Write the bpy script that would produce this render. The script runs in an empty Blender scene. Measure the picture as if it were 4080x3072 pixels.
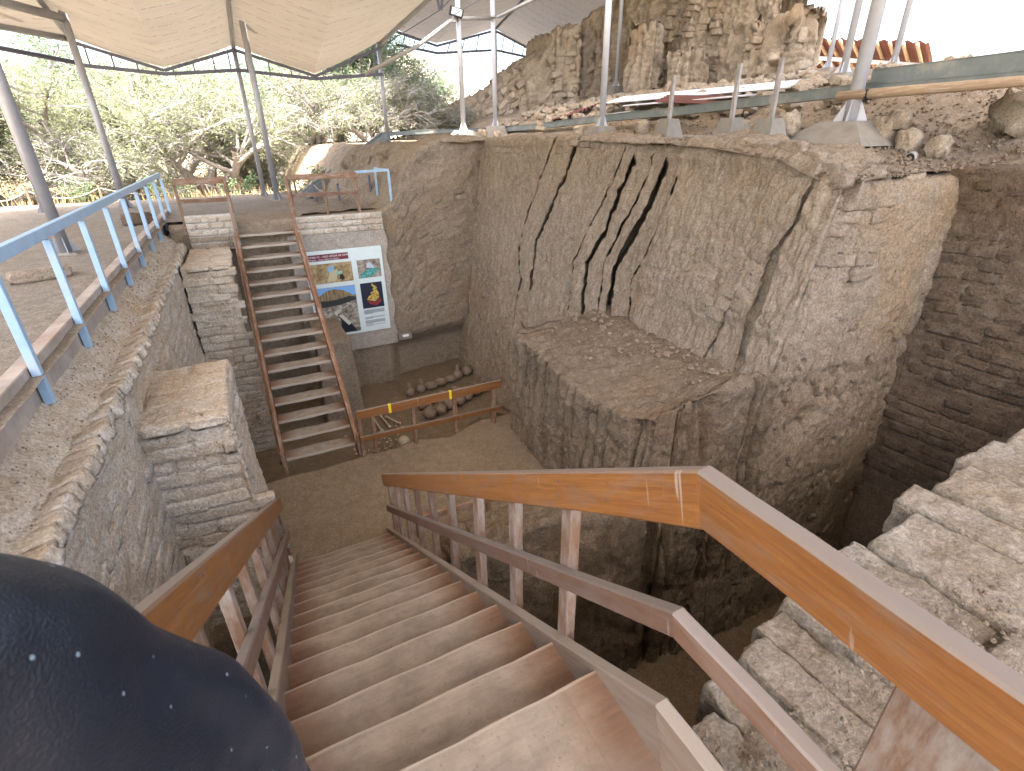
import bpy, bmesh, math, random
import numpy as np
from mathutils import Vector, Matrix

random.seed(7)
RNG = np.random.default_rng(11)
S = bpy.context.scene
COL = S.collection

# ------------------------------------------------------------------ camera
cam = bpy.data.cameras.new('camera')
cam.sensor_fit = 'HORIZONTAL'; cam.sensor_width = 36.0; cam.lens = 17.92
cam.clip_start = 0.02; cam.clip_end = 2000
cam.dof.use_dof = True; cam.dof.focus_distance = 3.5; cam.dof.aperture_fstop = 8.0
camo = bpy.data.objects.new('camera', cam); COL.objects.link(camo)
AX = np.array([[0.8940, -0.2050, 0.3980], [-0.4470, -0.3860, 0.8070], [-0.0120, -0.8990, -0.4370]])
_r = Vector(AX[:, 0]).normalized(); _f = Vector(AX[:, 2]); _f = (_f - _r * _f.dot(_r)).normalized()
_u = _r.cross(_f)
camo.matrix_world = Matrix(((_r.x, _u.x, -_f.x, 0), (_r.y, _u.y, -_f.y, 0), (_r.z, _u.z, -_f.z, 0), (0, 0, 0, 1)))
S.camera = camo

# ------------------------------------------------------------------ light
SUN_EL, SUN_AZ = 66.0, 218.0            # azimuth: compass style from +Y clockwise, where the sun stands
W = bpy.data.worlds.new('World'); S.world = W; W.use_nodes = True
wn = W.node_tree.nodes; wl = W.node_tree.links
sky = wn.new('ShaderNodeTexSky'); sky.sky_type = 'NISHITA'; sky.sun_disc = False
sky.sun_elevation = math.radians(SUN_EL); sky.sun_rotation = math.radians(SUN_AZ)
sky.air_density = 1.0; sky.dust_density = 6.0; sky.ozone_density = 0.4; sky.altitude = 50
wn['Background'].inputs['Strength'].default_value = 0.15
wl.new(sky.outputs[0], wn['Background'].inputs['Color'])
sl = bpy.data.lights.new('sun', 'SUN'); sl.energy = 3.7; sl.angle = math.radians(0.6); sl.color = (1.0, 0.95, 0.87)
so = bpy.data.objects.new('sun', sl); COL.objects.link(so)
_a, _e = math.radians(SUN_AZ), math.radians(SUN_EL)
_d = Vector((math.sin(_a) * math.cos(_e), math.cos(_a) * math.cos(_e), math.sin(_e)))
so.rotation_euler = _d.to_track_quat('Z', 'Y').to_euler()
so.location = _d * 60
S.view_settings.view_transform = 'Standard'; S.view_settings.look = 'None'
S.view_settings.exposure = 3.1; S.view_settings.gamma = 1.0
S.view_settings.use_curve_mapping = False
S.render.engine = 'CYCLES'
S.cycles.max_bounces = 8; S.cycles.diffuse_bounces = 2; S.cycles.transmission_bounces = 6
S.cycles.transparent_max_bounces = 8

# ------------------------------------------------------------------ numpy noise
def _h(ix, iy, iz, seed):
    n = (ix.astype(np.uint32) * np.uint32(374761393) + iy.astype(np.uint32) * np.uint32(668265263)
         + iz.astype(np.uint32) * np.uint32(2246822519) + np.uint32(seed * 3266489917 & 0xffffffff))
    n = (n ^ (n >> np.uint32(13))) * np.uint32(1274126177)
    n = n ^ (n >> np.uint32(16))
    return n.astype(np.float64) / 4294967295.0

def vnoise(P, seed=0):
    P = np.asarray(P, float); F = np.floor(P); f = P - F; I = F.astype(np.int64)
    f = f * f * f * (f * (f * 6 - 15) + 10)
    out = 0
    for dx in (0, 1):
        wx = f[..., 0] if dx else 1 - f[..., 0]
        for dy in (0, 1):
            wy = f[..., 1] if dy else 1 - f[..., 1]
            for dz in (0, 1):
                wz = f[..., 2] if dz else 1 - f[..., 2]
                out = out + wx * wy * wz * _h(I[..., 0] + dx, I[..., 1] + dy, I[..., 2] + dz, seed)
    return out * 2 - 1

def fbm(P, sc=(1, 1, 1), octv=4, gain=.5, seed=0):
    P = np.asarray(P, float) * np.asarray(sc, float)
    a, t, n = 1.0, 0.0, 0
    for k in range(octv):
        t = t + a * vnoise(P, seed + k); n += a; a *= gain; P = P * 2.03 + 17.3
    return t / n

def sstep(a, b, x):
    t = np.clip((x - a) / (b - a), 0, 1); return t * t * (3 - 2 * t)

# ------------------------------------------------------------------ object helpers
WL = {}
def _off(parent): return np.array(WL[parent.name]) if parent else np.zeros(3)

def obj(name, V, F, m, parent=None, smooth=False, uv=None, origin=None, flat_np=False):
    """one mesh object from WORLD coordinates"""
    V = np.asarray(V, float)
    po = _off(parent)
    og = po if parent else (np.array(origin) if origin is not None else np.zeros(3))
    me = bpy.data.meshes.new(name)
    me.from_pydata((V - og).tolist() if not flat_np else (V - og), [], F)
    if uv is not None:
        ul = me.uv_layers.new(name='UVMap')
        lv = np.zeros(len(me.loops), np.int32); me.loops.foreach_get('vertex_index', lv)
        ul.data.foreach_set('uv', np.asarray(uv, float)[lv].ravel() if len(uv) == len(V) else np.asarray(uv, float).ravel())
    me.materials.append(m)
    if smooth: me.polygons.foreach_set('use_smooth', [True] * len(me.polygons))
    me.update()
    o = bpy.data.objects.new(name, me); COL.objects.link(o)
    if parent: o.parent = parent
    else: o.location = og
    WL[o.name] = tuple(og)
    return o

def tag(o, label=None, cat=None, group=None, kind=None):
    if label: o['label'] = label; o['kind'] = 'thing'
    if cat: o['category'] = cat
    if group: o['group'] = group
    if kind: o['kind'] = kind
    return o

def thing(name, label, cat, loc=(0, 0, 0), group=None):
    o = bpy.data.objects.new(name, None); o.empty_display_size = .1; COL.objects.link(o)
    o.location = loc; WL[o.name] = tuple(loc)
    return tag(o, label, cat, group)

def grid_faces(nu, nv):
    i = np.arange(nu - 1)[:, None] * nv + np.arange(nv - 1)[None, :]
    i = i.ravel()
    return np.stack([i, i + nv, i + nv + 1, i + 1], 1).tolist()

def beam_geo(p0, p1, w, h, up=(0, 0, 1), ch=.12, uoff=0.0):
    """chamfered bar from p0 to p1: w across, h along 'up'. returns V,F,UV"""
    p0, p1 = Vector(p0), Vector(p1); d = (p1 - p0); L = d.length; d.normalize()
    u = Vector(up); u = (u - d * u.dot(d)); u.normalize(); s = d.cross(u)
    c = min(w, h) * ch
    a, b = w / 2, h / 2
    prof = [(-a + c, -b), (a - c, -b), (a, -b + c), (a, b - c), (a - c, b), (-a + c, b), (-a, b - c), (-a, -b + c)]
    V, UV, F = [], [], []
    per = [0]
    for k in range(8):
        q, r = prof[k], prof[(k + 1) % 8]; per.append(per[-1] + math.hypot(q[0] - r[0], q[1] - r[1]))
    for k in range(9):
        x, y = prof[k % 8]
        for e, P in ((0, p0), (1, p1)):
            V.append(P + s * x + u * y); UV.append((e * L + uoff, per[k]))
    for k in range(8): F.append((2 * k, 2 * k + 2, 2 * k + 3, 2 * k + 1))
    F.append([2 * k for k in range(7, -1, -1)]); F.append([2 * k + 1 for k in range(8)])
    return [tuple(v) for v in V], F, UV

def beam(name, p0, p1, w, h, m, parent=None, up=(0, 0, 1), ch=.12):
    V, F, UV = beam_geo(p0, p1, w, h, up, ch, random.uniform(0, 9))
    return obj(name, V, F, m, parent, uv=UV, origin=None if parent else p0)

class MB:
    def __init__(s): s.V = []; s.F = []; s.U = []
    def add(s, V, F, UV=None):
        o = len(s.V); s.V += list(V); s.F += [tuple(i + o for i in f) for f in F]; s.U += list(UV) if UV else [(0, 0)] * len(V)
        return s
    def bar(s, *a, **k): return s.add(*beam_geo(*a, **k))
    def tube(s, *a, **k): return s.add(*tube_geo(*a, **k))
    def build(s, name, m, parent=None, smooth=False, origin=None):
        return obj(name, s.V, s.F, m, parent, smooth, s.U, origin)

def tube_geo(pts, r, n=10, cap=True):
    pts = [Vector(p) for p in pts]; rs = r if hasattr(r, '__len__') else [r] * len(pts)
    V, F, U = [], [], []
    ref = None; L = 0
    for i, p in enumerate(pts):
        d = (pts[min(i + 1, len(pts) - 1)] - pts[max(i - 1, 0)]).normalized()
        if ref is None:
            ref = Vector((1, 0, 0)) if abs(d.x) < .8 else Vector((0, 1, 0))
        ref = (ref - d * ref.dot(d)).normalized(); b = d.cross(ref)
        if i: L += (p - pts[i - 1]).length
        for k in range(n):
            a = 2 * math.pi * k / n
            V.append(tuple(p + (ref * math.cos(a) + b * math.sin(a)) * rs[i])); U.append((L, k / n))
    for i in range(len(pts) - 1):
        for k in range(n):
            k2 = (k + 1) % n
            F.append((i * n + k, i * n + k2, (i + 1) * n + k2, (i + 1) * n + k))
    if cap:
        F.append(tuple(range(n - 1, -1, -1))); F.append(tuple((len(pts) - 1) * n + k for k in range(n)))
    return V, F, U

def tube(name, pts, r, m, parent=None, n=12):
    V, F, U = tube_geo(pts, r, n)
    return obj(name, V, F, m, parent, smooth=True, uv=U, origin=None if parent else pts[0])

def lathe_geo(prof, n=20, c=(0, 0, 0)):
    V, F = [], []
    for (r, z) in prof:
        for k in range(n):
            a = 2 * math.pi * k / n; V.append((c[0] + r * math.cos(a), c[1] + r * math.sin(a), c[2] + z))
    for i in range(len(prof) - 1):
        for k in range(n):
            k2 = (k + 1) % n; F.append((i * n + k, i * n + k2, (i + 1) * n + k2, (i + 1) * n + k))
    F.append(tuple(range(n - 1, -1, -1)))
    return V, F

def frustum_geo(c, b, t, h):
    """square footing: centre of base c, half sizes b bottom, t top"""
    x, y, z = c
    V = [(x - b, y - b, z), (x + b, y - b, z), (x + b, y + b, z), (x - b, y + b, z),
         (x - t, y - t, z + h), (x + t, y - t, z + h), (x + t, y + t, z + h), (x - t, y + t, z + h)]
    return V, [(3, 2, 1, 0), (4, 5, 6, 7), (0, 1, 5, 4), (1, 2, 6, 5), (2, 3, 7, 6), (3, 0, 4, 7)]

# ------------------------------------------------------------------ materials
def nmat(name):
    m = bpy.data.materials.new(name); m.use_nodes = True
    nt = m.node_tree; b = nt.nodes['Principled BSDF']
    return m, nt, b
def N(nt, t, **kw):
    n = nt.nodes.new(t)
    for k, v in kw.items():
        if k in n.inputs: n.inputs[k].default_value = v
        else: setattr(n, k, v)
    return n
def noise(nt, vec, scale, detail=4, rough=.55, dist=0.0):
    n = N(nt, 'ShaderNodeTexNoise', Scale=scale, Detail=detail, Roughness=rough, Distortion=dist)
    if vec is not None: nt.links.new(vec, n.inputs['Vector'])
    return n.outputs['Fac']
def ramp(nt, fac, stops):
    r = nt.nodes.new('ShaderNodeValToRGB'); e = r.color_ramp.elements
    while len(e) < len(stops): e.new(.5)
    for i, (p, c) in enumerate(stops):
        e[i].position = p; e[i].color = (*c, 1) if len(c) == 3 else c
    nt.links.new(fac, r.inputs[0]); return r.outputs[0]
def mix(nt, fac, a, b, mode='MIX'):
    n = nt.nodes.new('ShaderNodeMix'); n.data_type = 'RGBA'; n.blend_type = mode
    for sock, v in ((n.inputs[0], fac), (n.inputs[6], a), (n.inputs[7], b)):
        if hasattr(v, 'is_linked') or hasattr(v, 'links'): nt.links.new(v, sock)
        elif isinstance(v, (int, float)): sock.default_value = v
        else: sock.default_value = (*v, 1)
    return n.outputs[2]
def math_(nt, op, a, b=None, clamp=False):
    n = nt.nodes.new('ShaderNodeMath'); n.operation = op; n.use_clamp = clamp
    for i, v in enumerate((a, b)):
        if v is None: continue
        if isinstance(v, (int, float)): n.inputs[i].default_value = v
        else: nt.links.new(v, n.inputs[i])
    return n.outputs[0]
def bump(nt, b, h, strength=.4, dist=.02):
    n = N(nt, 'ShaderNodeBump', Strength=strength, Distance=dist)
    nt.links.new(h, n.inputs['Height']); nt.links.new(n.outputs[0], b.inputs['Normal'])
def pos(nt): return nt.nodes.new('ShaderNodeNewGeometry').outputs['Position']
def mapping(nt, vec, scale=(1, 1, 1), rot=(0, 0, 0)):
    n = N(nt, 'ShaderNodeMapping'); n.inputs['Scale'].default_value = scale; n.inputs['Rotation'].default_value = rot
    nt.links.new(vec, n.inputs['Vector']); return n.outputs[0]

def earth(name, c1, c2, c3, speck=.5, streak=0.0, pale=None, bs=.55, rand=0.0, pit=.6):
    """dry adobe / mud: blotches, grit, light specks and small pits"""
    m, nt, b = nmat(name); p = pos(nt)
    big = noise(nt, p, 1.3, 5, .6); mid = noise(nt, p, 9, 6, .7); fine = noise(nt, p, 42, 5, .75)
    col = mix(nt, ramp(nt, big, [(.36, (0, 0, 0)), (.64, (1, 1, 1))]), c1, c2)
    col = mix(nt, ramp(nt, mid, [(.42, (0, 0, 0)), (.66, (.95, .95, .95))]), col, c3)
    if streak:
        st = noise(nt, mapping(nt, p, (9, 9, .7)), 1.0, 4, .6)
        col = mix(nt, ramp(nt, st, [(.5, (0, 0, 0)), (.75, (streak,) * 3)]), col, tuple(x * .62 for x in c1))
    oc = noise(nt, p, .55, 4, .6)
    col = mix(nt, ramp(nt, oc, [(.56, (0, 0, 0)), (.7, (.55, .55, .55))]), col, (c1[0] * 1.02, c1[1] * .86, c1[2] * .68))
    if pale:
        pl = noise(nt, mapping(nt, p, (1.2, 1.2, 4.5)), 2.2, 5, .65)
        col = mix(nt, ramp(nt, pl, [(.48, (0, 0, 0)), (.66, (.8, .8, .8))]), col, pale)
    col = mix(nt, ramp(nt, fine, [(.3, (.55, .55, .55)), (.62, (1, 1, 1))]), (0, 0, 0), col) if False else mix(nt, .8, col, ramp(nt, fine, [(.34, (.55, .53, .51)), (.66, (1.3, 1.3, 1.3))]), 'MULTIPLY')
    v = N(nt, 'ShaderNodeTexVoronoi', Scale=46.0); nt.links.new(p, v.inputs['Vector'])
    sp = ramp(nt, v.outputs['Distance'], [(.05, (speck,) * 3), (.17, (0, 0, 0))])
    vc = nt.nodes.new('ShaderNodeSeparateColor'); nt.links.new(v.outputs['Color'], vc.inputs[0])
    sp2 = math_(nt, 'MULTIPLY', sp, math_(nt, 'GREATER_THAN', vc.outputs[0], .72))
    col = mix(nt, sp2, col, (.62, .58, .52))
    dk = N(nt, 'ShaderNodeTexVoronoi', Scale=19.0); nt.links.new(mapping(nt, p, (1.3, 1.3, .8)), dk.inputs['Vector'])
    dsep = nt.nodes.new('ShaderNodeSeparateColor'); nt.links.new(dk.outputs['Color'], dsep.inputs[0])
    dkf = math_(nt, 'MULTIPLY', ramp(nt, dk.outputs['Distance'], [(.06, (pit,) * 3), (.2, (0, 0, 0))]), math_(nt, 'GREATER_THAN', dsep.outputs[1], .6))
    col = mix(nt, math_(nt, 'MULTIPLY', dkf, .75), col, tuple(x * .3 for x in c2))  # pits are worn hollows; their cavity shade is put into the colour
    gr = noise(nt, p, 120, 3, .7)
    col = mix(nt, .4, col, ramp(nt, gr, [(.36, (.6, .58, .56)), (.64, (1.3, 1.3, 1.3))]), 'MULTIPLY')
    if rand:
        oi = nt.nodes.new('ShaderNodeObjectInfo')
        rr = ramp(nt, oi.outputs['Random'], [(0, (1 - rand,) * 3), (1, (1 + rand * .5,) * 3)])
        col = mix(nt, 1.0, col, rr, 'MULTIPLY')
    nt.links.new(col, b.inputs['Base Color']); b.inputs['Roughness'].default_value = .95
    b.inputs['Specular IOR Level'].default_value = .15
    h = math_(nt, 'ADD', math_(nt, 'MULTIPLY', mid, .7), math_(nt, 'MULTIPLY', fine, .5))
    h = math_(nt, 'ADD', h, math_(nt, 'MULTIPLY', noise(nt, p, 24, 6, .75), .8))
    h = math_(nt, 'ADD', h, math_(nt, 'MULTIPLY', sp2, .5)); h = math_(nt, 'SUBTRACT', h, math_(nt, 'MULTIPLY', dkf, .9))
    bump(nt, b, h, min(1.0, bs * 1.25), .04)
    return m

def wood(name, c1, c2, worn=None, wornamt=.0, gloss=.4, grain=1.0, scratch=False, top_worn=False):
    m, nt, b = nmat(name); tc = nt.nodes.new('ShaderNodeTexCoord'); uv = tc.outputs['UV']
    oi = nt.nodes.new('ShaderNodeObjectInfo')
    ad = nt.nodes.new('ShaderNodeVectorMath'); ad.operation = 'ADD'
    cb = nt.nodes.new('ShaderNodeCombineXYZ')
    nt.links.new(math_(nt, 'MULTIPLY', oi.outputs['Random'], 40), cb.inputs[2])
    nt.links.new(uv, ad.inputs[0]); nt.links.new(cb.outputs[0], ad.inputs[1]); v = ad.outputs[0]
    g = noise(nt, mapping(nt, v, (2.2, 70, 1)), 1.0, 6, .65, .6)
    g2 = noise(nt, mapping(nt, v, (14, 260, 1)), 1.0, 3, .6)
    bl = noise(nt, mapping(nt, v, (2.5, 9, 1)), 1.0, 4, .6)
    col = mix(nt, ramp(nt, g, [(.35, (0, 0, 0)), (.65, (1, 1, 1))]), c1, c2)
    col = mix(nt, .35 * grain, col, ramp(nt, g2, [(.35, (.5, .46, .42)), (.6, (1.1, 1.1, 1.1))]), 'MULTIPLY')
    col = mix(nt, ramp(nt, bl, [(.55, (0, 0, 0)), (.8, (.5, .5, .5))]), col, tuple(x * .55 for x in c1))
    if worn:
        wn_ = noise(nt, mapping(nt, v, (5, 16, 1)), 1.0, 6, .72)
        mk = ramp(nt, wn_, [(max(0, .62 - wornamt * .4), (0, 0, 0)), (.8 - wornamt * .3, (1, 1, 1))])
        if top_worn:
            gn = nt.nodes.new('ShaderNodeNewGeometry'); sx = nt.nodes.new('ShaderNodeSeparateXYZ')
            nt.links.new(gn.outputs['True Normal'], sx.inputs[0])
            tp = ramp(nt, sx.outputs['Z'], [(.45, (0, 0, 0)), (.7, (1, 1, 1))])
            mk = math_(nt, 'MAXIMUM', math_(nt, 'MULTIPLY', mk, .35), math_(nt, 'MULTIPLY', tp, math_(nt, 'ADD', math_(nt, 'MULTIPLY', wn_, .5), .55)), True)
        col = mix(nt, mk, col, worn)
    if scratch:
        sc = noise(nt, mapping(nt, v, (55, 3.5, 1), (0, 0, .35)), 1.0, 2, .5)
        col = mix(nt, ramp(nt, sc, [(.685, (0, 0, 0)), (.73, (.4, .4, .4))]), col, (.45, .4, .34))
    rd = ramp(nt, oi.outputs['Random'], [(0, (.82, .8, .78)), (1, (1.12, 1.1, 1.08))])
    col = mix(nt, 1.0, col, rd, 'MULTIPLY')
    nt.links.new(col, b.inputs['Base Color']); b.inputs['Roughness'].default_value = gloss
    bump(nt, b, math_(nt, 'ADD', g, math_(nt, 'MULTIPLY', g2, .5)), .12, .004)
    return m

def plain(name, c, rough=.6, metal=0.0, var=.25, scale=9, bs=.1, dirt=None, spec=.4):
    m, nt, b = nmat(name); tc = nt.nodes.new('ShaderNodeTexCoord').outputs['Object']
    n = noise(nt, tc, scale, 6, .65)
    col = mix(nt, 1.0, c, ramp(nt, n, [(.3, (1 - var,) * 3), (.7, (1 + var * .6,) * 3)]), 'MULTIPLY')
    if dirt:
        d = noise(nt, tc, scale * .45, 6, .7)
        col = mix(nt, ramp(nt, d, [(.52, (0, 0, 0)), (.68, (.8, .8, .8))]), col, dirt)
    nt.links.new(col, b.inputs['Base Color']); b.inputs['Roughness'].default_value = rough
    b.inputs['Metallic'].default_value = metal; b.inputs['Specular IOR Level'].default_value = spec
    bump(nt, b, noise(nt, tc, scale * 4, 4, .6), bs, .01)
    return m

M = {}
M['adobe'] = earth('adobe_brown', (0.336, 0.262, 0.184), (0.262, 0.201, 0.139), (0.394, 0.32, 0.238), .5, .12, bs=.7)
M['adobe_rough'] = earth('adobe_rough', (0.252, 0.191, 0.13), (0.187, 0.14, 0.0936), (0.302, 0.238, 0.169), .45, .2, bs=.9)
M['adobe_pale'] = earth('adobe_pale', (.56, .455, .335), (.475, .375, .265), (.64, .545, .425), .35, .0, (.67, .595, .49), bs=.6)
M['adobe_white'] = earth('adobe_whitewash', (.6, .56, .5), (.48, .42, .34), (.68, .65, .6), .2, .0, (.72, .7, .66), bs=.45)
M['brick'] = earth('adobe_brick', (0.336, 0.262, 0.189), (0.279, 0.213, 0.152), (0.394, 0.324, 0.246), .4, 0, bs=.6, rand=.22)
M['brick_pale'] = earth('adobe_brick_pale', (.57, .475, .36), (.49, .395, .285), (.65, .565, .45), .35, 0, (.69, .625, .53), bs=.5, rand=.14)
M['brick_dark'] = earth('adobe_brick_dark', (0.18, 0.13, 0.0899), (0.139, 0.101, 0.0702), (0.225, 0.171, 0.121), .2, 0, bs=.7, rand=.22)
M['mound'] = earth('mound_adobe', (0.414, 0.334, 0.242), (0.326, 0.255, 0.18), (0.502, 0.422, 0.326), .5, .2, bs=.9)
M['brick_mound'] = earth('mound_brick', (0.44, 0.361, 0.264), (0.37, 0.295, 0.211), (0.51, 0.436, 0.339), .4, 0, bs=.6, rand=.22)
M['dirt'] = earth('packed_dirt', (0.242, 0.203, 0.16), (0.203, 0.168, 0.129), (0.289, 0.25, 0.199), .45, 0, bs=.35)
M['dirt_pit'] = earth('pit_floor_dirt', (0.224, 0.17, 0.112), (0.19, 0.143, 0.0952), (0.252, 0.197, 0.136), .2, 0, bs=.2, pit=.2)
M['dirt_loose'] = earth('loose_dirt', (0.312, 0.248, 0.176), (0.248, 0.192, 0.136), (0.392, 0.328, 0.248), .9, 0, bs=.9)
M['straw_adobe'] = earth('straw_adobe', (0.271, 0.222, 0.163), (0.228, 0.181, 0.129), (0.32, 0.274, 0.216), .4, 0, (0.345, 0.308, 0.253), bs=.6, rand=.1, pit=.2)
M['field'] = earth('dry_field', (0.336, 0.272, 0.184), (0.288, 0.232, 0.152), (0.384, 0.328, 0.24), .2, 0, bs=.5)
M['hill'] = earth('pale_hill', (0.391, 0.323, 0.264), (0.323, 0.264, 0.212), (0.442, 0.383, 0.323), .1, .8, bs=.5)
M['rail'] = wood('rail_varnished', (.26, .108, .028), (.185, .07, .018), (.19, .17, .145), .33, .42, scratch=True, top_worn=True)
M['rail2'] = wood('rail_worn', (.18, .095, .055), (.14, .07, .04), (.21, .185, .16), .5, .65, scratch=True, top_worn=True)
M['post'] = wood('post_wood', (.2, .115, .068), (.16, .085, .048), (.28, .235, .19), .5, .6)
M['stairwood'] = wood('far_stair_wood', (.25, .125, .06), (.17, .08, .04), (.32, .24, .18), .45, .6)
M['stringer'] = wood('stringer_wood', (0.224, 0.16, 0.112), (0.192, 0.132, 0.088), (0.296, 0.252, 0.204), .6, .65, top_worn=True)
M['timber'] = wood('raw_timber', (.42, .3, .19), (.35, .24, .14), (.5, .42, .34), .4, .8)
M['greypost'] = wood('weathered_post', (.3, .28, .26), (.22, .2, .185), (.4, .38, .36), .5, .85)
M['steel'] = plain('galvanised_column', (0.336, 0.336, 0.352), .45, .35, .18, 3, .03)
M['steel_l'] = plain('painted_column', (0.48, 0.488, 0.512), .35, .1, .12, 3, .02)
M['truss'] = plain('truss_steel', (.12, .12, .155), .6, .2, .2, 5, .05)
M['blue'] = plain('pale_blue_paint', (.33, .47, .6), .42, .0, .14, 7, .05, (.45, .44, .42))
M['concrete'] = plain('concrete', (.25, .225, .19), .9, 0, .2, 5, .3, spec=.2)
M['curb'] = plain('cement_curb', (.4, .33, .27), .92, 0, .3, 4, .35, (.33, .23, .16), spec=.15)
M['gutter'] = plain('zinc_gutter', (.19, .215, .21), .5, .3, .2, 4, .05, (.36, .34, .29))
M['sheet_w'] = plain('white_sheet', (.62, .63, .64), .45, .1, .12, 4, .03)
M['sheet_r'] = plain('rusty_sheet', (.14, .055, .045), .75, .0, .3, 8, .1)
M['pot'] = plain('pottery', (0.24, 0.18, 0.126), .8, 0, .25, 12, .15)
M['bone'] = plain('old_bone', (.5, .43, .32), .75, 0, .2, 20, .1)
M['rope'] = plain('rope', (.34, .29, .24), .9, 0, .3, 60, .3)
M['black'] = plain('black_plastic', (.02, .02, .022), .5, 0, .1)
M['lampglass'] = plain('lamp_glass', (.6, .66, .6), .15, 0, .05)
M['tape'] = plain('yellow_tape', (.75, .55, .02), .5, 0, .1)
M['pvc'] = plain('grey_pipe', (.36, .35, .33), .55, 0, .2, 5, .05, (.3, .25, .2))
M['redroof'] = plain('red_roof_sheet', (.14, .045, .035), .7, 0, .2, 6, .05)
M['whitepaint'] = plain('white_paint', (.75, .76, .78), .4, 0, .08, 6, .02)
# ================================================================== LARGE STRUCTURE
def bank(path, zb, zt, batter=.05, T=.6, ds=.04, dz=.04, r=.05, disp=None, spine=None, top_slope=0., drop=.4, tn=None, warp=None):
    """a cut earth face following 'path' (front on its right hand) with its top running back"""
    path = np.asarray(path, float)
    seg = np.linalg.norm(np.diff(path, axis=0), axis=1); cs = np.r_[0, np.cumsum(seg)]; L = cs[-1]
    nu = max(4, int(L / ds) + 1); s = np.linspace(0, L, nu)
    px = np.interp(s, cs, path[:, 0]); py = np.interp(s, cs, path[:, 1])
    k = max(1, int(.06 / (L / nu)))
    ker = np.ones(2 * k + 1) / (2 * k + 1)
    sm = lambda a: np.convolve(np.pad(a, k, mode='reflect', reflect_type='odd'), ker, 'valid')
    px, py = sm(px), sm(py)
    dx, dy = np.gradient(px), np.gradient(py); l = np.hypot(dx, dy) + 1e-9
    nx, ny = dy / l, -dx / l
    f = lambda q: (np.interp(s, cs, q) if hasattr(q, '__len__') else np.full(nu, float(q)))
    zb_, zt_, bt = f(zb), f(zt), f(batter)
    hmax = np.max(zt_ - zb_); nf = max(4, int(hmax / dz) + 1)
    rows = []
    for j in range(nf):
        z = zb_ + (zt_ - r - zb_) * (j / (nf - 1)); back = bt * (z - zb_)
        rows.append(np.stack([px - nx * back, py - ny * back, z], 1))
    back0 = bt * (zt_ - r - zb_)
    for a in (30, 60, 90):
        q = math.radians(a); back = back0 + r * (1 - math.cos(q)); z = zt_ - r + r * math.sin(q)
        rows.append(np.stack([px - nx * back, py - ny * back, z], 1))
    e = rows[-1]
    if spine is None: sp = np.stack([e[:, 0] - nx * T, e[:, 1] - ny * T, e[:, 2] + top_slope * T], 1)
    else: sp = np.array([spine(*p) for p in e])
    dmax = np.max(np.linalg.norm(sp - e, axis=1)); nt_ = tn or max(3, int(dmax / (dz * 1.3)))
    for j in range(1, nt_ + 1):
        t = j / nt_; rows.append(e * (1 - t) + sp * t)
    last = rows[-1].copy(); last[:, 2] -= drop; rows.append(last)
    G = np.stack(rows, 1)                                   # (nu, nv, 3)
    if warp: G = warp(G, s)
    du = np.gradient(G, axis=0); dv = np.gradient(G, axis=1)
    Nn = np.cross(du, dv); Nn /= (np.linalg.norm(Nn, axis=2, keepdims=True) + 1e-9)
    mid = Nn[:, 1:nf - 1]; fr = np.stack([nx, ny, 0 * nx], 1)[:, None, :]
    if np.sum(mid * fr) < 0: Nn = -Nn
    Nn[:, nf + 3:] = (0, 0, 1)
    SS = np.repeat(s[:, None], G.shape[1], 1)
    d = disp(SS, G, Nn) if disp else 0
    if isinstance(d, tuple):                      # second value: shift along the face, for oblique fissures
        Tg = du / (np.linalg.norm(du, axis=2, keepdims=True) + 1e-9); D = G + Nn * d[0][..., None] + Tg * d[1][..., None]
    else: D = G + Nn * np.asarray(d)[..., None]
    return dict(G=D, G0=G, N=Nn, s=s, nf=nf, zb=zb_, zt=zt_, L=L)

def bank_obj(B, name, m, parent=None, **kw):
    G = B['G']; nu, nv = G.shape[:2]
    F = grid_faces(nu, nv)
    # orient outwards
    a = G[nu // 2, 1]; n = np.cross(G[nu // 2 + 1, 1] - a, G[nu // 2, 2] - a)
    if np.dot(n, B['N'][nu // 2, 1]) < 0: F = [f[::-1] for f in F]
    return obj(name, G.reshape(-1, 3), F, m, parent, **kw)

def sample(B, s, z):
    i = int(np.clip(round(s / B['L'] * (len(B['s']) - 1)), 1, len(B['s']) - 2))
    h = (z - B['zb'][i]) / (B['zt'][i] - B['zb'][i] + 1e-9)
    j = int(np.clip(round(h * (B['nf'] - 1)), 0, B['nf'] - 1))
    P = B['G'][i, j]; n = B['N'][i, j].copy()
    t = B['G0'][min(i + 3, len(B['s']) - 1), j] - B['G0'][max(i - 3, 0), j]; t = t / (np.linalg.norm(t) + 1e-9)
    return P, t, n

def brick_meshes(m, nvar=7, jit=.028, cuts=3, rnd=.07):
    out = []
    for q in range(nvar):
        bm = bmesh.new(); bmesh.ops.create_cube(bm, size=1.0)
        bmesh.ops.subdivide_edges(bm, edges=bm.edges[:], cuts=cuts, use_grid_fill=True)
        rg = np.random.default_rng(100 + q + int(1000 * jit))
        for v in bm.verts:
            c = v.co; mx = sorted([abs(c.x), abs(c.y), abs(c.z)])
            if mx[1] > .45: v.co = c * (1 - rnd * .35)
            if mx[0] > .45: v.co = c * (1 - rnd * .6)
            v.co += Vector(rg.normal(0, jit, 3).clip(-2 * jit, 2 * jit))
        me = bpy.data.meshes.new('brick'); bm.to_mesh(me); bm.free()
        me.materials.append(m); me.polygons.foreach_set('use_smooth', [True] * len(me.polygons)); out.append(me)
    return out
BM = {k: brick_meshes(M[k]) for k in ('brick', 'brick_pale', 'brick_dark', 'brick_mound', 'straw_adobe')}
BRICKS = 0
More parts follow.
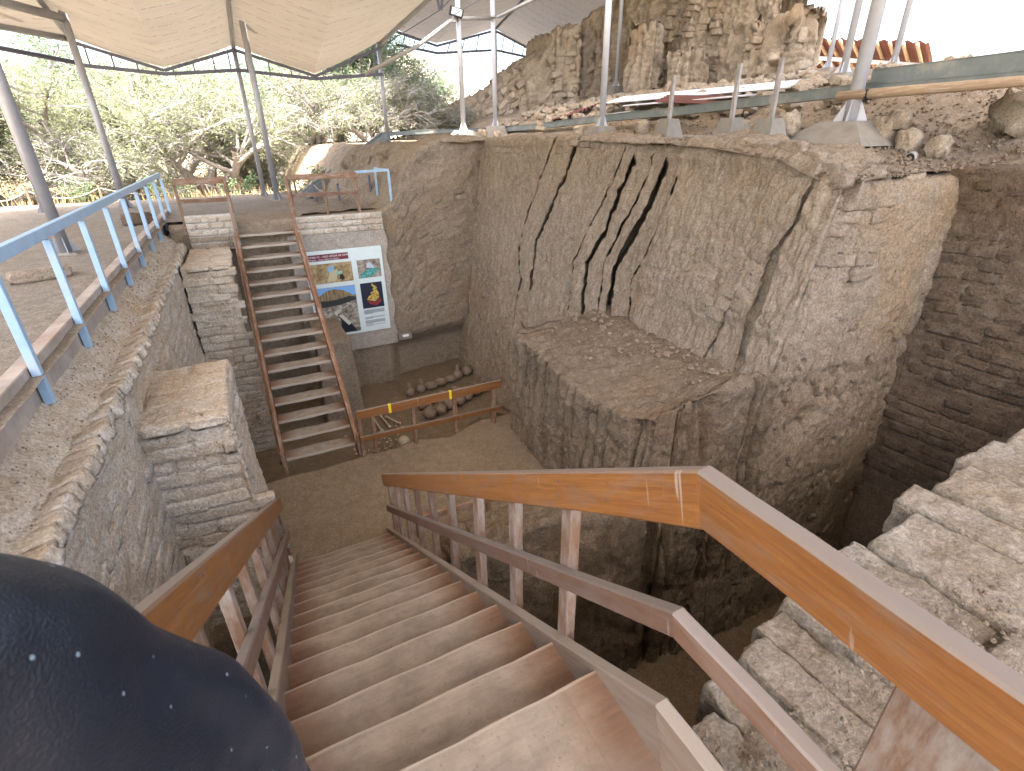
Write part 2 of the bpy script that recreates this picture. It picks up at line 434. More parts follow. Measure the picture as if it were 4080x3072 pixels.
def put_brick(me, P, t, n, size, parent, name='brick', roll=0.):
    global BRICKS; BRICKS += 1
    t = Vector(t); n = Vector(n); t = (t - n * t.dot(n)).normalized(); u = n.cross(t)
    if u.z < 0 and abs(n.z) < .7: u = -u; t = -t
    R = Matrix((t, u, n)).transposed()
    if roll: R = R @ Matrix.Rotation(roll, 3, 'Z')
    o = bpy.data.objects.new(name, me); COL.objects.link(o)
    o.parent = parent
    o.matrix_local = Matrix.Translation(Vector(P) - Vector(_off(parent))) @ R.to_4x4() @ Matrix.Diagonal((*size, 1))
    return o
def brick_field(B, parent, key, s0, s1, z0, z1, bw, bh, prob=1.0, proud=.015, depth=.1, gap=.012, jitter=.15, limit=300, mask=None, course_tilt=0.):
    r = random.Random(int(s0 * 100 + z0 * 77 + 5)); n = 0
    z = z0; row = 0
    while z < z1 and n < limit:
        s = s0 + (row % 2) * bw * .5 - r.random() * bw * .3
        while s < s1 and n < limit:
            w = bw * r.uniform(.75, 1.25)
            if r.random() < prob and s0 <= s + w / 2 <= s1 and (mask is None or mask(s + w / 2, z + bh / 2)):
                P, t, nn = sample(B, s + w / 2, z + bh / 2 + course_tilt * (s - s0))
                hh = (bh - gap) * r.uniform(1 - jitter, 1.05)
                put_brick(r.choice(BM[key]), P + nn * (r.uniform(-.3, 1) * proud - depth * .44), t, nn, (w - gap, hh, depth), parent, roll=r.gauss(0, .03))
                n += 1
            s += w
        z += bh; row += 1
    return n

def crackfn(lines, width, depth):
    """lines: list of ([(h,s)...], w, d)"""
    def f(SS, Z):
        o = np.zeros_like(SS); st = np.zeros_like(SS); steps = [0, .02, -.03, .035, -.035, .04, -.06, .03, .03, 0]
        for q_, (pts, w, d) in enumerate(lines):
            hs = np.array([p[0] for p in pts]); ss = np.array([p[1] for p in pts]); k = np.argsort(hs)
            c = np.interp(Z, hs[k], ss[k]); inside = sstep(hs.min() - .12, hs.min() + .02, Z) * (1 - sstep(hs.max() - .02, hs.max() + .12, Z))
            jag = .016 * vnoise(np.stack([Z * 7, Z * 0 + d * 7, Z * 0], -1), 5) + .010 * vnoise(np.stack([Z * 31, Z * 0 + w * 70, Z * 0], -1), 6)
            wv = w * .5 * (1 + .5 * vnoise(np.stack([Z * 4, Z * 0 + ss[0], Z * 0], -1), 8))
            st = st + steps[q_ % 10] * sstep(-.012, .012, SS - c - jag) * inside
            o = np.minimum(o, -d * inside * np.exp(-((SS - c - jag) / np.maximum(wv, .009)) ** 6))
        return o, st
    return f

def rough(P, seed, big=.05, mid=.02, fine=.01, vert=0., up=None):
    d = big * fbm(P, (1.1, 1.1, 1.1), 3, .5, seed) + mid * fbm(P, (5, 5, 5), 3, .55, seed + 10) + fine * fbm(P, (19, 19, 19), 2, .6, seed + 20)
    if fine >= .01: d = d + fine * .45 * fbm(P, (47, 47, 47), 2, .6, seed + 25)
    if vert:
        fl = np.abs(fbm(P, (4.5, 4.5, .5), 3, .55, seed + 30)); d = d - vert * np.exp(-(fl / .11) ** 2)
    return d

def joints(a, b, w, h, seed=0, jw=.012):
    """brick joint mask 0..1 for coordinates a (along) and b (up)"""
    row = np.floor(b / h); off = _h(row.astype(np.int64), row.astype(np.int64) * 0 + 3, row.astype(np.int64) * 0, seed) * w
    u = ((a + off) / w) % 1 * w; v = (b / h) % 1 * h
    m = np.minimum(np.minimum(u, w - u), np.minimum(v, h - v))
    return np.exp(-(m / jw) ** 2)

# ---- ground ---------------------------------------------------------------
def edge_h(y): return np.interp(y, [3.1, 3.5, 4, 4.7, 5.6, 8.9, 11.7], [-.42, -.38, -.22, -.14, -.09, -.02, -.01])
def H(x, y):
    x, y = np.asarray(x, float), np.asarray(y, float)
    base = np.full(np.broadcast(x, y).shape, -1.30)
    base = np.where((y < 1.5) & (x > -1.2), -1.68, base)
    ramp_ = (sstep(-.5, -.2, x) * (1 - sstep(.75, 1.05, x))) * (1 - sstep(11.2, 12.6, y)) * (y > 9)
    base = base - .22 * ramp_
    hi = edge_h(y) - .03 + .03 * (x - 5.3) + .38 * np.clip(x - 7.3, 0, 1.5) + .12 * np.clip(x - 8.8, 0, 4.4)
    x0 = 2.62 - .22 * np.clip(y - 11.4, 0, 6)
    up = sstep(0, 1.15, (x - x0)) ** .8
    fade = 1 - sstep(15, 23, np.hypot(x - 12, y - 11))
    up = np.where(y > 10, up, np.where(x > 4.8, 1.0, 0.0)) * fade
    up = np.where((y < 3.2) & (x < 7.0), 0, up)
    z = base * (1 - up) + hi * up
    out = sstep(16.3, 18.5, y) * (1 - up)
    return z - .25 * out - .2 * sstep(6, 9, -x)
def pitmask(x, y):
    return ((x > -1.33) & (x < 5.15) & (y > -1.4) & (y < 11.35)) | ((x > .8) & (x < 7.3) & (y > -1.4) & (y < 3.35))
gx = np.arange(-9, 26.01, .13); gy = np.arange(-9, 31.01, .13)
GX, GY = np.meshgrid(gx, gy, indexing='ij')
GZ = H(GX, GY); GP = np.stack([GX, GY, GZ], -1)
rightside = sstep(3, 5, GX)
GZ = GZ + .02 * fbm(GP, (2, 2, 2), 4, .55, 3) + rightside * (.05 * fbm(GP, (1.5, 1.5, 1), 4, .6, 9) + .03 * np.abs(fbm(GP, (7, 7, 7), 3, .6, 12)))
hump = np.exp(-((GX - 2.9 + .2 * (GY - 11.4)) / 1.1) ** 2) * sstep(11.2, 11.6, GY) * (1 - sstep(16, 18, GY))
GZ = GZ + hump * (.22 * fbm(GP, (1.6, 1.6, 1), 4, .6, 31) - .3 * np.exp(-(np.abs(fbm(GP, (.9, .9, 1), 3, .5, 37)) / .07) ** 2))
far_r = sstep(7.8, 8.6, GX) * (1 - sstep(17, 20, np.hypot(GX - 12, GY - 11)))
GZ = GZ + far_r * .12 * np.abs(fbm(GP, (2.2, 2.2, 1), 4, .65, 45))
GP[..., 2] = GZ
F = np.array(grid_faces(len(gx), len(gy)))
cen = GP.reshape(-1, 3)[F].mean(1)
F = F[~pitmask(cen[:, 0], cen[:, 1])]
right = (cen[~pitmask(cen[:, 0], cen[:, 1])][:, 0] > 1.5 - 0) & (cen[~pitmask(cen[:, 0], cen[:, 1])][:, 0] + .22 * np.clip(cen[~pitmask(cen[:, 0], cen[:, 1])][:, 1] - 11.4, 0, 6) > 2.62)
def sub(Vall, Fs):
    u, inv = np.unique(Fs.ravel(), return_inverse=True); return Vall[u], inv.reshape(-1, 4).tolist()
V_, F_ = sub(GP.reshape(-1, 3), F[~right]); tag(obj('terrace_ground', V_, [f[::-1] for f in F_] if False else F_, M['dirt'], smooth=True), kind='structure')
V_, F_ = sub(GP.reshape(-1, 3), F[right]); tag(obj('upper_ground', V_, F_, M['dirt_loose'], smooth=True), kind='structure')
q = 600; a0, a1, b0, b1 = gx[0], gx[-1], gy[0], gy[-1]; zf = -1.75
V_ = [(-q, -q, zf), (q, -q, zf), (q, q, zf), (-q, q, zf), (a0, b0, zf), (a1, b0, zf), (a1, b1, zf), (a0, b1, zf)]
tag(obj('field_ground', V_, [(0, 1, 5, 4), (1, 2, 6, 5), (2, 3, 7, 6), (3, 0, 4, 7)], M['field']), kind='structure')

# ---- pit walls ------------------------------------------------------------
# left wall with the eroded ledge in front of the curb
def d_left(SS, G, Nn):
    P = G; up = np.clip(Nn[..., 2], 0, 1)
    d = rough(P, 21, .05, .018, .008, 0.0)
    rows_ = np.sin(G[..., 1] * 2 * math.pi / .34 + 1.5 * vnoise(G * [0, .8, .3], 4))           # eroded brick rows across the ledge
    d = d + sstep(.3, .6, up) * (.022 * np.clip(rows_, -1, .3) * sstep(1.3, 1.18, -G[..., 0]) + .012 * fbm(G, (9, 9, 9), 3, .6, 77)) - .02 * joints(G[..., 1], G[..., 2], .3, .13, 5) * (up < .5)
    crest = np.exp(-((G[..., 0] + 1.25 + .03 * vnoise(G * [0, 2, 0], 3)) / .03) ** 2) * (up > .4)
    return d - .04 * crest * sstep(-.3, .1, vnoise(G * [3, 1.2, 1], 33))
LB = bank([(-1.1, -1.6), (-1.1, 3.2), (-1.08, 6.0), (-1.06, 9.0), (-1.06, 11.3)], -6.3, -1.68, .012, .37, .03, .045, .05, d_left, tn=14, spine=lambda x, y, z: (-1.43, y, -1.47))
left_wall = thing('adobe_wall', 'long pale adobe wall with rounded eroded top beside the blue railing', 'wall', (-1.0, 4, -6.3))
bank_obj(LB, 'wall_face', M['adobe_pale'], left_wall, smooth=True)
brick_field(LB, left_wall, 'brick_pale', 3.0, 12.6, -3.2, -1.85, .34, .135, .55, .006, .1, limit=190, jitter=.2)
for k in range(74):       # eroded brick ends along the lip of the ledge
    y = 1.3 + k * .132 + random.uniform(-.01, .01)
    put_brick(random.choice(BM['brick_pale']), (-1.185 + random.uniform(-.02, .015), y, -1.70 + random.uniform(-.012, .008)), (1, random.gauss(0, .05), 0), (-.3 + random.gauss(0, .04), random.gauss(0, .05), 1), (random.uniform(.17, .25), .122, .1), left_wall)
# lower block against the left wall
def d_blk(SS, G, Nn):
    d = rough(G, 41, .03, .014, .006)
    up = Nn[..., 2] > .6
    return d - (~up) * .025 * joints(SS, G[..., 2] + .03 * np.sin(SS * 3), .36, .125, 8, .014) - up * .025 * joints(G[..., 0], G[..., 1], .45, .3, 3, .014)
BB = bank([(-1.2, 4.36), (-.42, 4.3), (-.42, 5.75), (-1.2, 5.8)], -4.6, -2.03, .025, ds=.022, dz=.025, r=.03, disp=d_blk, spine=lambda x, y, z: (-1.15, min(max(y, 4.75), 5.5), z - .01), drop=.1)
block = thing('adobe_block', 'pale adobe brick block jutting from the left wall, flat cracked top', 'adobe block', (-.75, 5, -4.6))
bank_obj(BB, 'core', M['adobe_pale'], block, smooth=True)
brick_field(BB, block, 'brick_pale', .1, .78, -4.5, -2.08, .36, .135, .95, .006, .1, gap=.008)
brick_field(BB, block, 'brick_pale', .82, 2.2, -4.5, -2.08, .36, .135, .8, .004, .1, gap=.008)
for (x, y, w, l) in [(-.63, 4.52, .28, .33), (-.63, 4.87, .27, .32), (-.64, 5.2, .28, .32), (-.64, 5.52, .27, .3), (-.94, 4.52, .3, .3), (-.95, 4.86, .3, .34), (-.95, 5.24, .3, .36)]:
    put_brick(random.choice(BM['brick_pale']), (x, y, -2.075), (1, 0, 0), (0, 0, 1), (w, l, .08), block)
# pilaster beside the far stair
BP = bank([(-1.08, 9.2), (-.36, 9.17), (-.36, 11.25)], -5.2, -1.74, .015, ds=.025, dz=.03, r=.03, disp=d_blk, spine=lambda x, y, z: (-1.05, min(max(y, 9.7), 11.1), z), drop=.1)
pil = thing('adobe_pilaster', 'tall adobe brick pilaster close beside the far staircase', 'pilaster', (-.7, 10, -5.2))
bank_obj(BP, 'core', M['adobe_pale'], pil, smooth=True)
brick_field(BP, pil, 'brick_pale', .02, .72, -5.0, -1.78, .3, .135, .95, .006, .1, gap=.008)
for (x, y, w, l) in [(-.52, 9.4, .3, .4), (-.52, 9.85, .3, .42), (-.52, 10.3, .3, .4), (-.85, 9.4, .3, .38), (-.86, 9.85, .32, .4), (-.54, 10.75, .3, .4)]:
    put_brick(random.choice(BM['brick_pale']), (x, y, -1.775), (1, 0, 0), (0, 0, 1), (w, l, .08), pil)
# far wall with the poster
def d_far(SS, G, Nn):
    z = G[..., 2]; x = G[..., 0]
    smooth_part = sstep(2.55, 2.75, x)
    d = rough(G, 61, .05, .02, .01) * (.25 + .75 * smooth_part)
    d = d + smooth_part * (.02 - .014 * joints(x, z + .04 * vnoise(G * 1.5, 2), .3, .14, 4, .015) * (vnoise(G * [1.3, 1.3, 1.8], 71) > -.15))
    top = smooth_part * sstep(-1.4, -.9, z); d = d + top * (.09 * fbm(G, (2.2, 2.2, 2.2), 4, .6, 66) - .02)
    low = sstep(-4.0, -4.5, z) * sstep(2.3, 2.7, x)
    return d - .32 * low
far_t = [-1.36, -1.36, -1.33, -1.26, -1.05, -.5, -.2, .0, .06, .02]
far_p = [(-1.3, 11.12), (.9, 11.1), (2.5, 11.1), (2.72, 11.12), (2.92, 11.15), (3.15, 11.2), (3.45, 11.25), (4.0, 11.32), (4.6, 11.45), (5.4, 11.55)]
FB = bank(far_p, -5.6, far_t, .02, .9, .03, .035, .06, d_far, top_slope=0.02, drop=.5)
far_wall = thing('adobe_wall', 'far mud wall of the pit that carries the poster, rising to a hump', 'wall', (2.5, 11.2, -5.6))
bank_obj(FB, 'wall_face', M['adobe'], far_wall, smooth=True)
brick_field(FB, far_wall, 'brick', 4.0, 6.0, -3.6, -1.0, .3, .14, .33, .012, .1, jitter=.25)
brick_field(FB, far_wall, 'brick', 4.05, 4.6, -1.55, -1.1, .28, .15, .9, .03, .12)
# plaster coat behind the poster and the whitewashed brick course above it
V_ = []
for z in np.linspace(-4.2, -1.66, 30):
    for x in np.linspace(.62, 2.52, 26): V_.append((x + (0 if x < 2.5 else .03 * math.sin(z * 9)), 11.03 - .0 + .004 * math.sin(x * 7 + z * 5), z))
M['plaster'] = earth('grey_plaster', (.42, .37, .31), (.37, .32, .265), (.47, .42, .36), .25, .1, bs=.2, pit=.25)
obj('plaster_coat', V_, grid_faces(30, 26), M['plaster'], far_wall, smooth=True)
whitewall = thing('brick_wall', 'whitewashed low brick course above the poster, right of the stairs', 'brick wall', (1.65, 11.05, -1.7))
beam('wall_core', (.83, 11.1, -1.52), (2.5, 11.1, -1.52), .12, .36, M['adobe_white'], whitewall, ch=.06)
r_ = random.Random(4)
for k in range(3):
    x = .86 - (k % 2) * .1
    while x < 2.44:
        w = r_.uniform(.2, .27); xx0 = max(x, .85); xx1 = min(x + w - .018, 2.49)
        if xx1 - xx0 > .06: put_brick(r_.choice(BM['brick_pale']), ((xx0 + xx1) / 2, 11.055, -1.40 - .115 * k), (1, 0, 0), (0, -1, 0), (xx1 - xx0, .085, .08), whitewall)
        x += w
leftbrick = thing('brick_wall', 'short mortared brick wall left of the far stair head', 'brick wall', (-.65, 11.05, -1.8))
beam('wall_core', (-1.0, 11.12, -1.5), (-.2, 11.12, -1.5), .14, .62, M['adobe_white'], leftbrick, ch=.06)
for k in range(5):
    x = -1.0 - (k % 2) * .1
    while x < -.24:
        w = r_.uniform(.2, .27); xx0 = max(x, -.99); xx1 = min(x + w - .016, -.22)
        if xx1 - xx0 > .06: put_brick(r_.choice(BM['brick_pale' if k < 3 else 'brick']), ((xx0 + xx1) / 2, 11.055, -1.26 - .115 * k), (1, 0, 0), (0, -1, 0), (xx1 - xx0, .088, .07), leftbrick)
        x += w
for k in range(4):
    pass
# buttress leaning on the far wall beside the stair foot
def d_but(SS, G, Nn): return rough(G, 90, .03, .012, .005)
BU = bank([(.55, 9.9), (.6, 9.62), (1.38, 9.6), (1.42, 10.0)], -5.3, [-3.45, -3.4, -3.45, -3.5], .06, ds=.03, dz=.035, r=.1, disp=d_but, spine=lambda x, y, z: (min(max(x, .7), 1.25), 11.1, z + .05), drop=.1)
tag(bank_obj(BU, 'earth_buttress', M['adobe'], smooth=True), 'smooth round-topped earth buttress under the poster by the stair', 'buttress')

# right fissured wall, turning the corner to the dark end face
wallz = lambda P: P
crL = lambda pts, w, d: ([(z, 12.05 - y) for (y, z) in pts], w, d)
CR = crackfn([
    crL([(11.66, -.55), (11.8, -1.3), (11.6, -2.05), (11.4, -3.9)], .09, .6),
    crL([(8.72, -.1), (8.99, -.82), (9.14, -1.24), (9.36, -1.96), (9.06, -2.6), (8.9, -3.9)], .045, .4),
    crL([(8.01, -.11), (8.15, -.57), (8.37, -1.14), (8.68, -1.75), (8.55, -2.6)], .034, .38),
    crL([(6.83, -.24), (7.05, -.96), (7.19, -1.34), (7.4, -1.91), (7.22, -2.6)], .042, .45),
    crL([(6.58, -.33), (6.7, -.84), (6.78, -1.29), (7.05, -1.88), (6.85, -2.6)], .038, .45),
    crL([(6.18, -.32), (6.28, -.81), (6.46, -1.25), (6.63, -1.77), (6.45, -2.6)], .05, .5),
    crL([(5.88, -.37), (5.99, -.86), (6.21, -1.4), (6.37, -1.85), (6.21, -2.6)], .05, .5),
    crL([(5.5, -.6), (5.59, -.82), (5.77, -1.61), (5.9, -1.89), (5.7, -2.6)], .058, .55),
    crL([(3.54, -.5), (3.59, -.94), (3.68, -1.17), (3.63, -1.57), (3.65, -1.86), (3.63, -2.5)], .085, 1.1),
    crL([(4.0, -1.75), (4.05, -2.1), (4.15, -2.5)], .02, .07)], 0, 0)
def d_right(SS, G, Nn):
    z = G[..., 2]; y = 12.05 - SS
    face = SS < 8.75
    wv = rough(G, 81, .05, .022, .02, .02)
    co, cst = CR(SS, z); d = wv + cst
    # slabs between fissures stand proud unevenly
    d = d + .035 * vnoise(np.stack([y * 1.6, z * .25, z * 0], -1), 91) * (SS < 7.2) * (SS > 2.2)
    band = face * sstep(-2.05, -1.95, z) * (1 - sstep(-1.15, -.95, z)) * sstep(6.3, 6.5, SS) * (1 - sstep(8.2, 8.4, SS))
    d = d - band * .028 * joints(SS, z + .08 * np.sin(SS * 1.3), .22, .145, 6, .014) + face * sstep(-2.05, -1.9, z) * .05 * sstep(5.9, 6.4, SS)
    slabs = sstep(4.9, 5.1, SS) * (1 - sstep(6.3, 6.55, SS)); d = d - slabs * .06
    d = d + .03 * np.abs(fbm(G, (16, 16, 3.0), 3, .6, 97)) * face
    endf = (SS > 9.0); d = d - endf * (.10 * np.exp(-((SS - 10.1) / .22) ** 2 - ((z + 3.1) / .2) ** 2) + .05 * (fbm(G, (6, 6, 6), 3, .6, 95) > .28) * (z < -2))
    up = Nn[..., 2] > .7
    return d + co + up * (.04 * np.abs(fbm(G, (6, 6, 6), 3, .6, 55))), co * np.where(SS < 7.5, 1.15, .72) * (SS < 8.8)
ys = np.array([12.05, 11.7, 8.9, 5.6, 4.7, 4.0, 3.5, 3.2])
pr = [(4.0, 12.05), (3.98, 11.7), (3.88, 8.9), (3.72, 5.6), (3.70, 4.7), (3.70, 4.0), (3.70, 3.5), (3.72, 3.14)]
pr2 = pr + [(3.9, 3.06), (5.0, 3.05), (6.0, 3.06), (7.4, 3.1)]
zt_r = [-.01, -.01, -.02, -.09, -.14, -.22, -.38, -.42] + [-.44, -.45, -.43, -.4]
bt_r = [.165, .17, .21, .258, .26, .26, .26, .26] + [.1, .045, .03, .02]
def w_right(G, s):
    G = G.copy(); sc = 8.94; m = s > sc; u = ((s - sc) / (s[-1] - sc))[:, None]
    z = np.minimum(G[..., 2], -.42); xc = 3.72 + .26 * (z + 6.3)
    X2 = xc + (7.4 - xc) * u
    G[m, :, 0] = X2[m]
    # blend the turn of the corner so the two faces meet in one rounded edge
    k = (s > 8.7) & (s <= sc); t = ((s[k] - 8.7) / (sc - 8.7))[:, None]
    G[k, :, 0] = G[k, :, 0] * (1 - t) + xc[k] * t
    return G
RB = bank(pr2, -6.3, zt_r, bt_r, .95, .0105, .03, .07, d_right, top_slope=0.04, drop=.4, tn=16, warp=w_right)
fiss = thing('adobe_wall', 'tall leaning adobe wall split by deep slanting cracks, right of the pit', 'wall', (4.6, 7, -6.3))
bank_obj(RB, 'wall_face', M['adobe'], fiss, smooth=True)
def bmask(s, z): return True
for zz in np.arange(-1.95, -1.1, .145):
    s = 6.5 + random.random() * .1
    while s < 8.2:
        w = random.uniform(.17, .27)
        if random.random() < .75:
            P, t, n = sample(RB, s + w / 2, zz - .08 * math.sin(s * 1.3))
            put_brick(random.choice(BM['brick']), P + n * (random.uniform(-.004, .008) - .046), t, n, (w - .012, .13, .1), fiss)
        s += w
brick_field(RB, fiss, 'brick', .5, 4.6, -.22, -.04, .26, .12, .55, .02, .1)
for k in range(24):       # broken bricks and clods along the crumbling lip
    s = random.uniform(7.2, 11.4); P, t, n = sample(RB, s, RB['zt'][0] - .5)
    i = int(s / RB['L'] * (len(RB['s']) - 1)); e = RB['G'][i, RB['nf'] + 3]
    put_brick(random.choice(BM['brick']), e + np.array([random.uniform(-.02, .12), random.uniform(-.02, .12), -.01]), t, (random.uniform(-.3, .3), random.uniform(-.3, .3), 1), (random.uniform(.16, .3), random.uniform(.12, .2), random.uniform(.1, .16)), fiss)
brick_field(RB, fiss, 'brick', 9.3, 10.3, -1.4, -.55, .32, .15, .75, .006, .12)
# dark brick wall at the right end of the deep pit
def d_dark(SS, G, Nn):
    return rough(G, 120, .05, .02, .01) - .02 * joints(SS, G[..., 2], .3, .135, 9, .014) * (Nn[..., 2] < .6)
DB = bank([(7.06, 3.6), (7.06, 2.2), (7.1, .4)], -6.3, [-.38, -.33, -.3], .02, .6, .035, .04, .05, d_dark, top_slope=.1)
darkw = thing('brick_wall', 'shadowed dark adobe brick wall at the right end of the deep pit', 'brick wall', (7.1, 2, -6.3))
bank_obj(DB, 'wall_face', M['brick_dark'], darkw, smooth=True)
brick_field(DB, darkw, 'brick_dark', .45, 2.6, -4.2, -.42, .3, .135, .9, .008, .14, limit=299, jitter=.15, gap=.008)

# earth bench in front of the fissured wall
def d_bench(SS, G, Nn):
    up = np.clip(Nn[..., 2], 0, 1); f = up < .6
    d = rough(G, 141, .09, .045, .024)
    fl = np.abs(fbm(np.stack([SS, G[..., 2] * .12, SS * 0], -1), (5.0, 1, 1), 3, .6, 150))
    run = np.exp(-(fl / .07) ** 2)
    d = d - run * (.17 * f + .03 * (up > .6) * np.exp(-(np.hypot(G[..., 0] - 3.2, 0) / .5) ** 2))
    und = f * (1 - sstep(-4.0, -3.3, G[..., 2])) * .05 * fbm(G, (9, 9, 1.3), 3, .6, 161)
    return d + und + f * .03 * np.abs(fbm(G, (14, 14, 3), 3, .6, 166))
EB = bank([(4.9, 6.62), (3.25, 6.58), (3.04, 6.4), (3.0, 5.2), (3.05, 4.4), (3.1, 3.8), (3.22, 3.35), (3.45, 3.16), (4.9, 3.14)], -6.3,
          [-2.5, -2.52, -2.58, -2.66, -2.76, -2.72, -2.56, -2.42, -2.32], .03, ds=.024, dz=.028, r=.07, disp=d_bench,
          spine=lambda x, y, z: (5.0, min(max(y, 3.5), 6.5), -2.43), drop=.3)
tag(bank_obj(EB, 'earth_bench', M['adobe_rough'], smooth=True), 'big earth bench with runnelled sides under the cracked wall', 'earth bench')
# pit floor (its near edge drops into the deep pit, its far edge into the tomb)
def d_floor(SS, G, Nn):
    return rough(G, 170, .03, .012, .004)
jag = [0, .06, -.03, .05, .14, .02, -.06, .05, .18, .24, .2]
PB = bank([(-1.2, 4.15), (1.0, 4.15), (3.4, 4.2)], -6.3, -4.2, .02, ds=.04, dz=.04, r=.05, disp=d_floor,
          spine=lambda x, y, z: (x, 6.62 + float(np.interp(x, np.linspace(.7, 3.1, 11), jag)), -4.2), drop=1.1)
tag(bank_obj(PB, 'pit_floor', M['dirt_pit'], smooth=True), kind='structure')
def sheet(name, x0, x1, y0, y1, z, m, st=.06, amp=.03, seed=1):
    xs = np.arange(x0, x1 + st, st); ys_ = np.arange(y0, y1 + st, st); X_, Y_ = np.meshgrid(xs, ys_, indexing='ij')
    P = np.stack([X_, Y_, np.full_like(X_, z)], -1); P[..., 2] += amp * fbm(P, (3, 3, 3), 4, .6, seed)
    return tag(obj(name, P.reshape(-1, 3), grid_faces(len(xs), len(ys_)), m, smooth=True), kind='structure')
sheet('tomb_floor', -1.2, 5.0, 6.4, 11.9, -5.15, M['dirt_pit'])
sheet('deep_pit_floor', -1.3, 7.4, .2, 4.4, -6.2, M['dirt_pit'])
# spur of rough earth between the pit floor and the deep pit
SB = bank([(.98, 4.4), (1.02, 3.75), (1.35, 3.5), (2.0, 3.42), (2.6, 3.3), (3.3, 3.2)], -6.3, [-4.1, -3.95, -3.8, -3.62, -3.66, -3.7], .08, ds=.03, dz=.035, r=.1,
          disp=lambda SS, G, Nn: rough(G, 200, .12, .05, .02, .03), spine=lambda x, y, z: (x + .05, 4.35, -3.95), drop=.4)
tag(bank_obj(SB, 'earth_spur', M['adobe_rough'], smooth=True), 'rough earth spur beyond the right handrail, above the deep pit', 'earth spur')

# near edge of the pit: earth under the landing and the straw-coloured adobe at the right
def d_near(SS, G, Nn):
    up = Nn[..., 2] > .5
    d = rough(G, 220, .06, .03, .016, .02)
    return d + up * (G[..., 0] > .9) * (.03 * np.abs(fbm(G, (9, 9, 9), 3, .6, 222)))
near_p = [(8.2, 1.0), (6.5, 1.0), (4.4, .98), (3.6, .94), (2.5, .92), (1.9, .84), (1.4, .78), (1.0, .68), (.8, .7), (-.5, .72), (-1.3, .72)]
near_t = [-1.35, -1.42, -1.5, -1.53, -1.55, -1.575, -1.6, -1.645, -1.72, -1.72, -1.72]
NB = bank(near_p, -6.3, near_t, .03, 2.4, .03, .04, .08, d_near, top_slope=.02, drop=.2)
near = thing('adobe_wall', 'pale straw-flecked adobe mass at the near right edge of the pit', 'wall', (2.5, .5, -6.3))
bank_obj(NB, 'earth_mass', M['straw_adobe'], near, smooth=True)
# large adobe bricks laid side by side on the near mass
def long_brick(p, l, w, h, ang, seed, m=None):
    rg = np.random.default_rng(seed); nx_, ny_, nz_ = 34, 13, 6
    V, F, idx = [], [], {}
    def vid(i, j, k):
        if (i, j, k) not in idx:
            q = np.array([i / nx_ - .5, j / ny_ - .5, k / nz_ - .5]) * 2
            r = np.array([.95, .88, .8]); c = np.clip(q, -r, r); d = q - c; ln = np.linalg.norm(d)
            if ln > 0: q = c + d / ln * np.minimum(ln, np.min(1 - r) * 1.0 + .02)
            idx[(i, j, k)] = len(V); V.append(q * np.array([l, w, h]) / 2)
        return idx[(i, j, k)]
    for i in range(nx_):
        for j in range(ny_):
            F.append((vid(i, j, nz_), vid(i + 1, j, nz_), vid(i + 1, j + 1, nz_), vid(i, j + 1, nz_)))
    for i in range(nx_):
        for k in range(nz_):
            F.append((vid(i, 0, k), vid(i + 1, 0, k), vid(i + 1, 0, k + 1), vid(i, 0, k + 1)))
            F.append((vid(i, ny_, k + 1), vid(i + 1, ny_, k + 1), vid(i + 1, ny_, k), vid(i, ny_, k)))
    for j in range(ny_):
        for k in range(nz_):
            F.append((vid(0, j, k + 1), vid(0, j + 1, k + 1), vid(0, j + 1, k), vid(0, j, k)))
            F.append((vid(nx_, j, k), vid(nx_, j + 1, k), vid(nx_, j + 1, k + 1), vid(nx_, j, k + 1)))
    V = np.array(V); ca, sa = math.cos(ang), math.sin(ang)
    V = V @ np.array([[ca, sa, 0], [-sa, ca, 0], [0, 0, 1]]) + np.array(p)
    V = V + np.stack([fbm(V + 50 * q_, (7, 7, 7), 5, .68, seed + q_) for q_ in range(3)], 1) * [.035, .03, .03]
    return obj('adobe_brick', V, F, m or M['straw_adobe'], near, smooth=True)
xb = .9
for k in range(15):
    w = random.uniform(.12, .17) if xb < 1.75 else random.uniform(.2, .42)
    z = float(np.interp(xb, [.9, 1.3, 1.8, 2.6, 4.5], [-1.63, -1.6, -1.54, -1.5, -1.46])) + random.uniform(-.018, .018)
    y1 = float(np.interp(xb, [.8, 1.4, 1.9, 2.5, 4], [.62, .74, .82, .9, .95])) + random.uniform(-.03, .04)
    l1 = random.uniform(.42, .62) * (1 if xb < 1.9 else 1.4)
    long_brick((xb + w / 2, y1 - l1 / 2, z - .1), l1, w * .99, .24, math.radians(94 + random.gauss(0, 1.5)), 300 + k)
    y2 = y1 - l1 - .012; l2 = random.uniform(.45, .6)
    long_brick((xb + w / 2 + .03, y2 - l2 / 2, z - .1 + random.uniform(-.02, .03)), l2, w * .97, .24, math.radians(95 + random.gauss(0, 1.5)), 340 + k)
    xb += w + .004
# grit between the bricks
MBg = MB(); rg = random.Random(5)
for k in range(900):
    x = rg.uniform(.88, 2.4); y = rg.uniform(-.2, .5); s = rg.uniform(.004, .012)
    z = -1.585 + rg.uniform(-.01, .012) if x < 1.3 else -1.53
    V, F = lathe_geo([(s * .5, -s * .6), (s, 0), (s * .5, s * .6)], 5, (x, y, z)); MBg.add(V, F + [(10, 11, 12, 13, 14)])
tag(MBg.build('loose_grit', M['dirt_loose'], origin=(1.5, .3, -1.6)), 'loose brown grit scattered between the near adobe bricks', 'grit', kind='stuff')

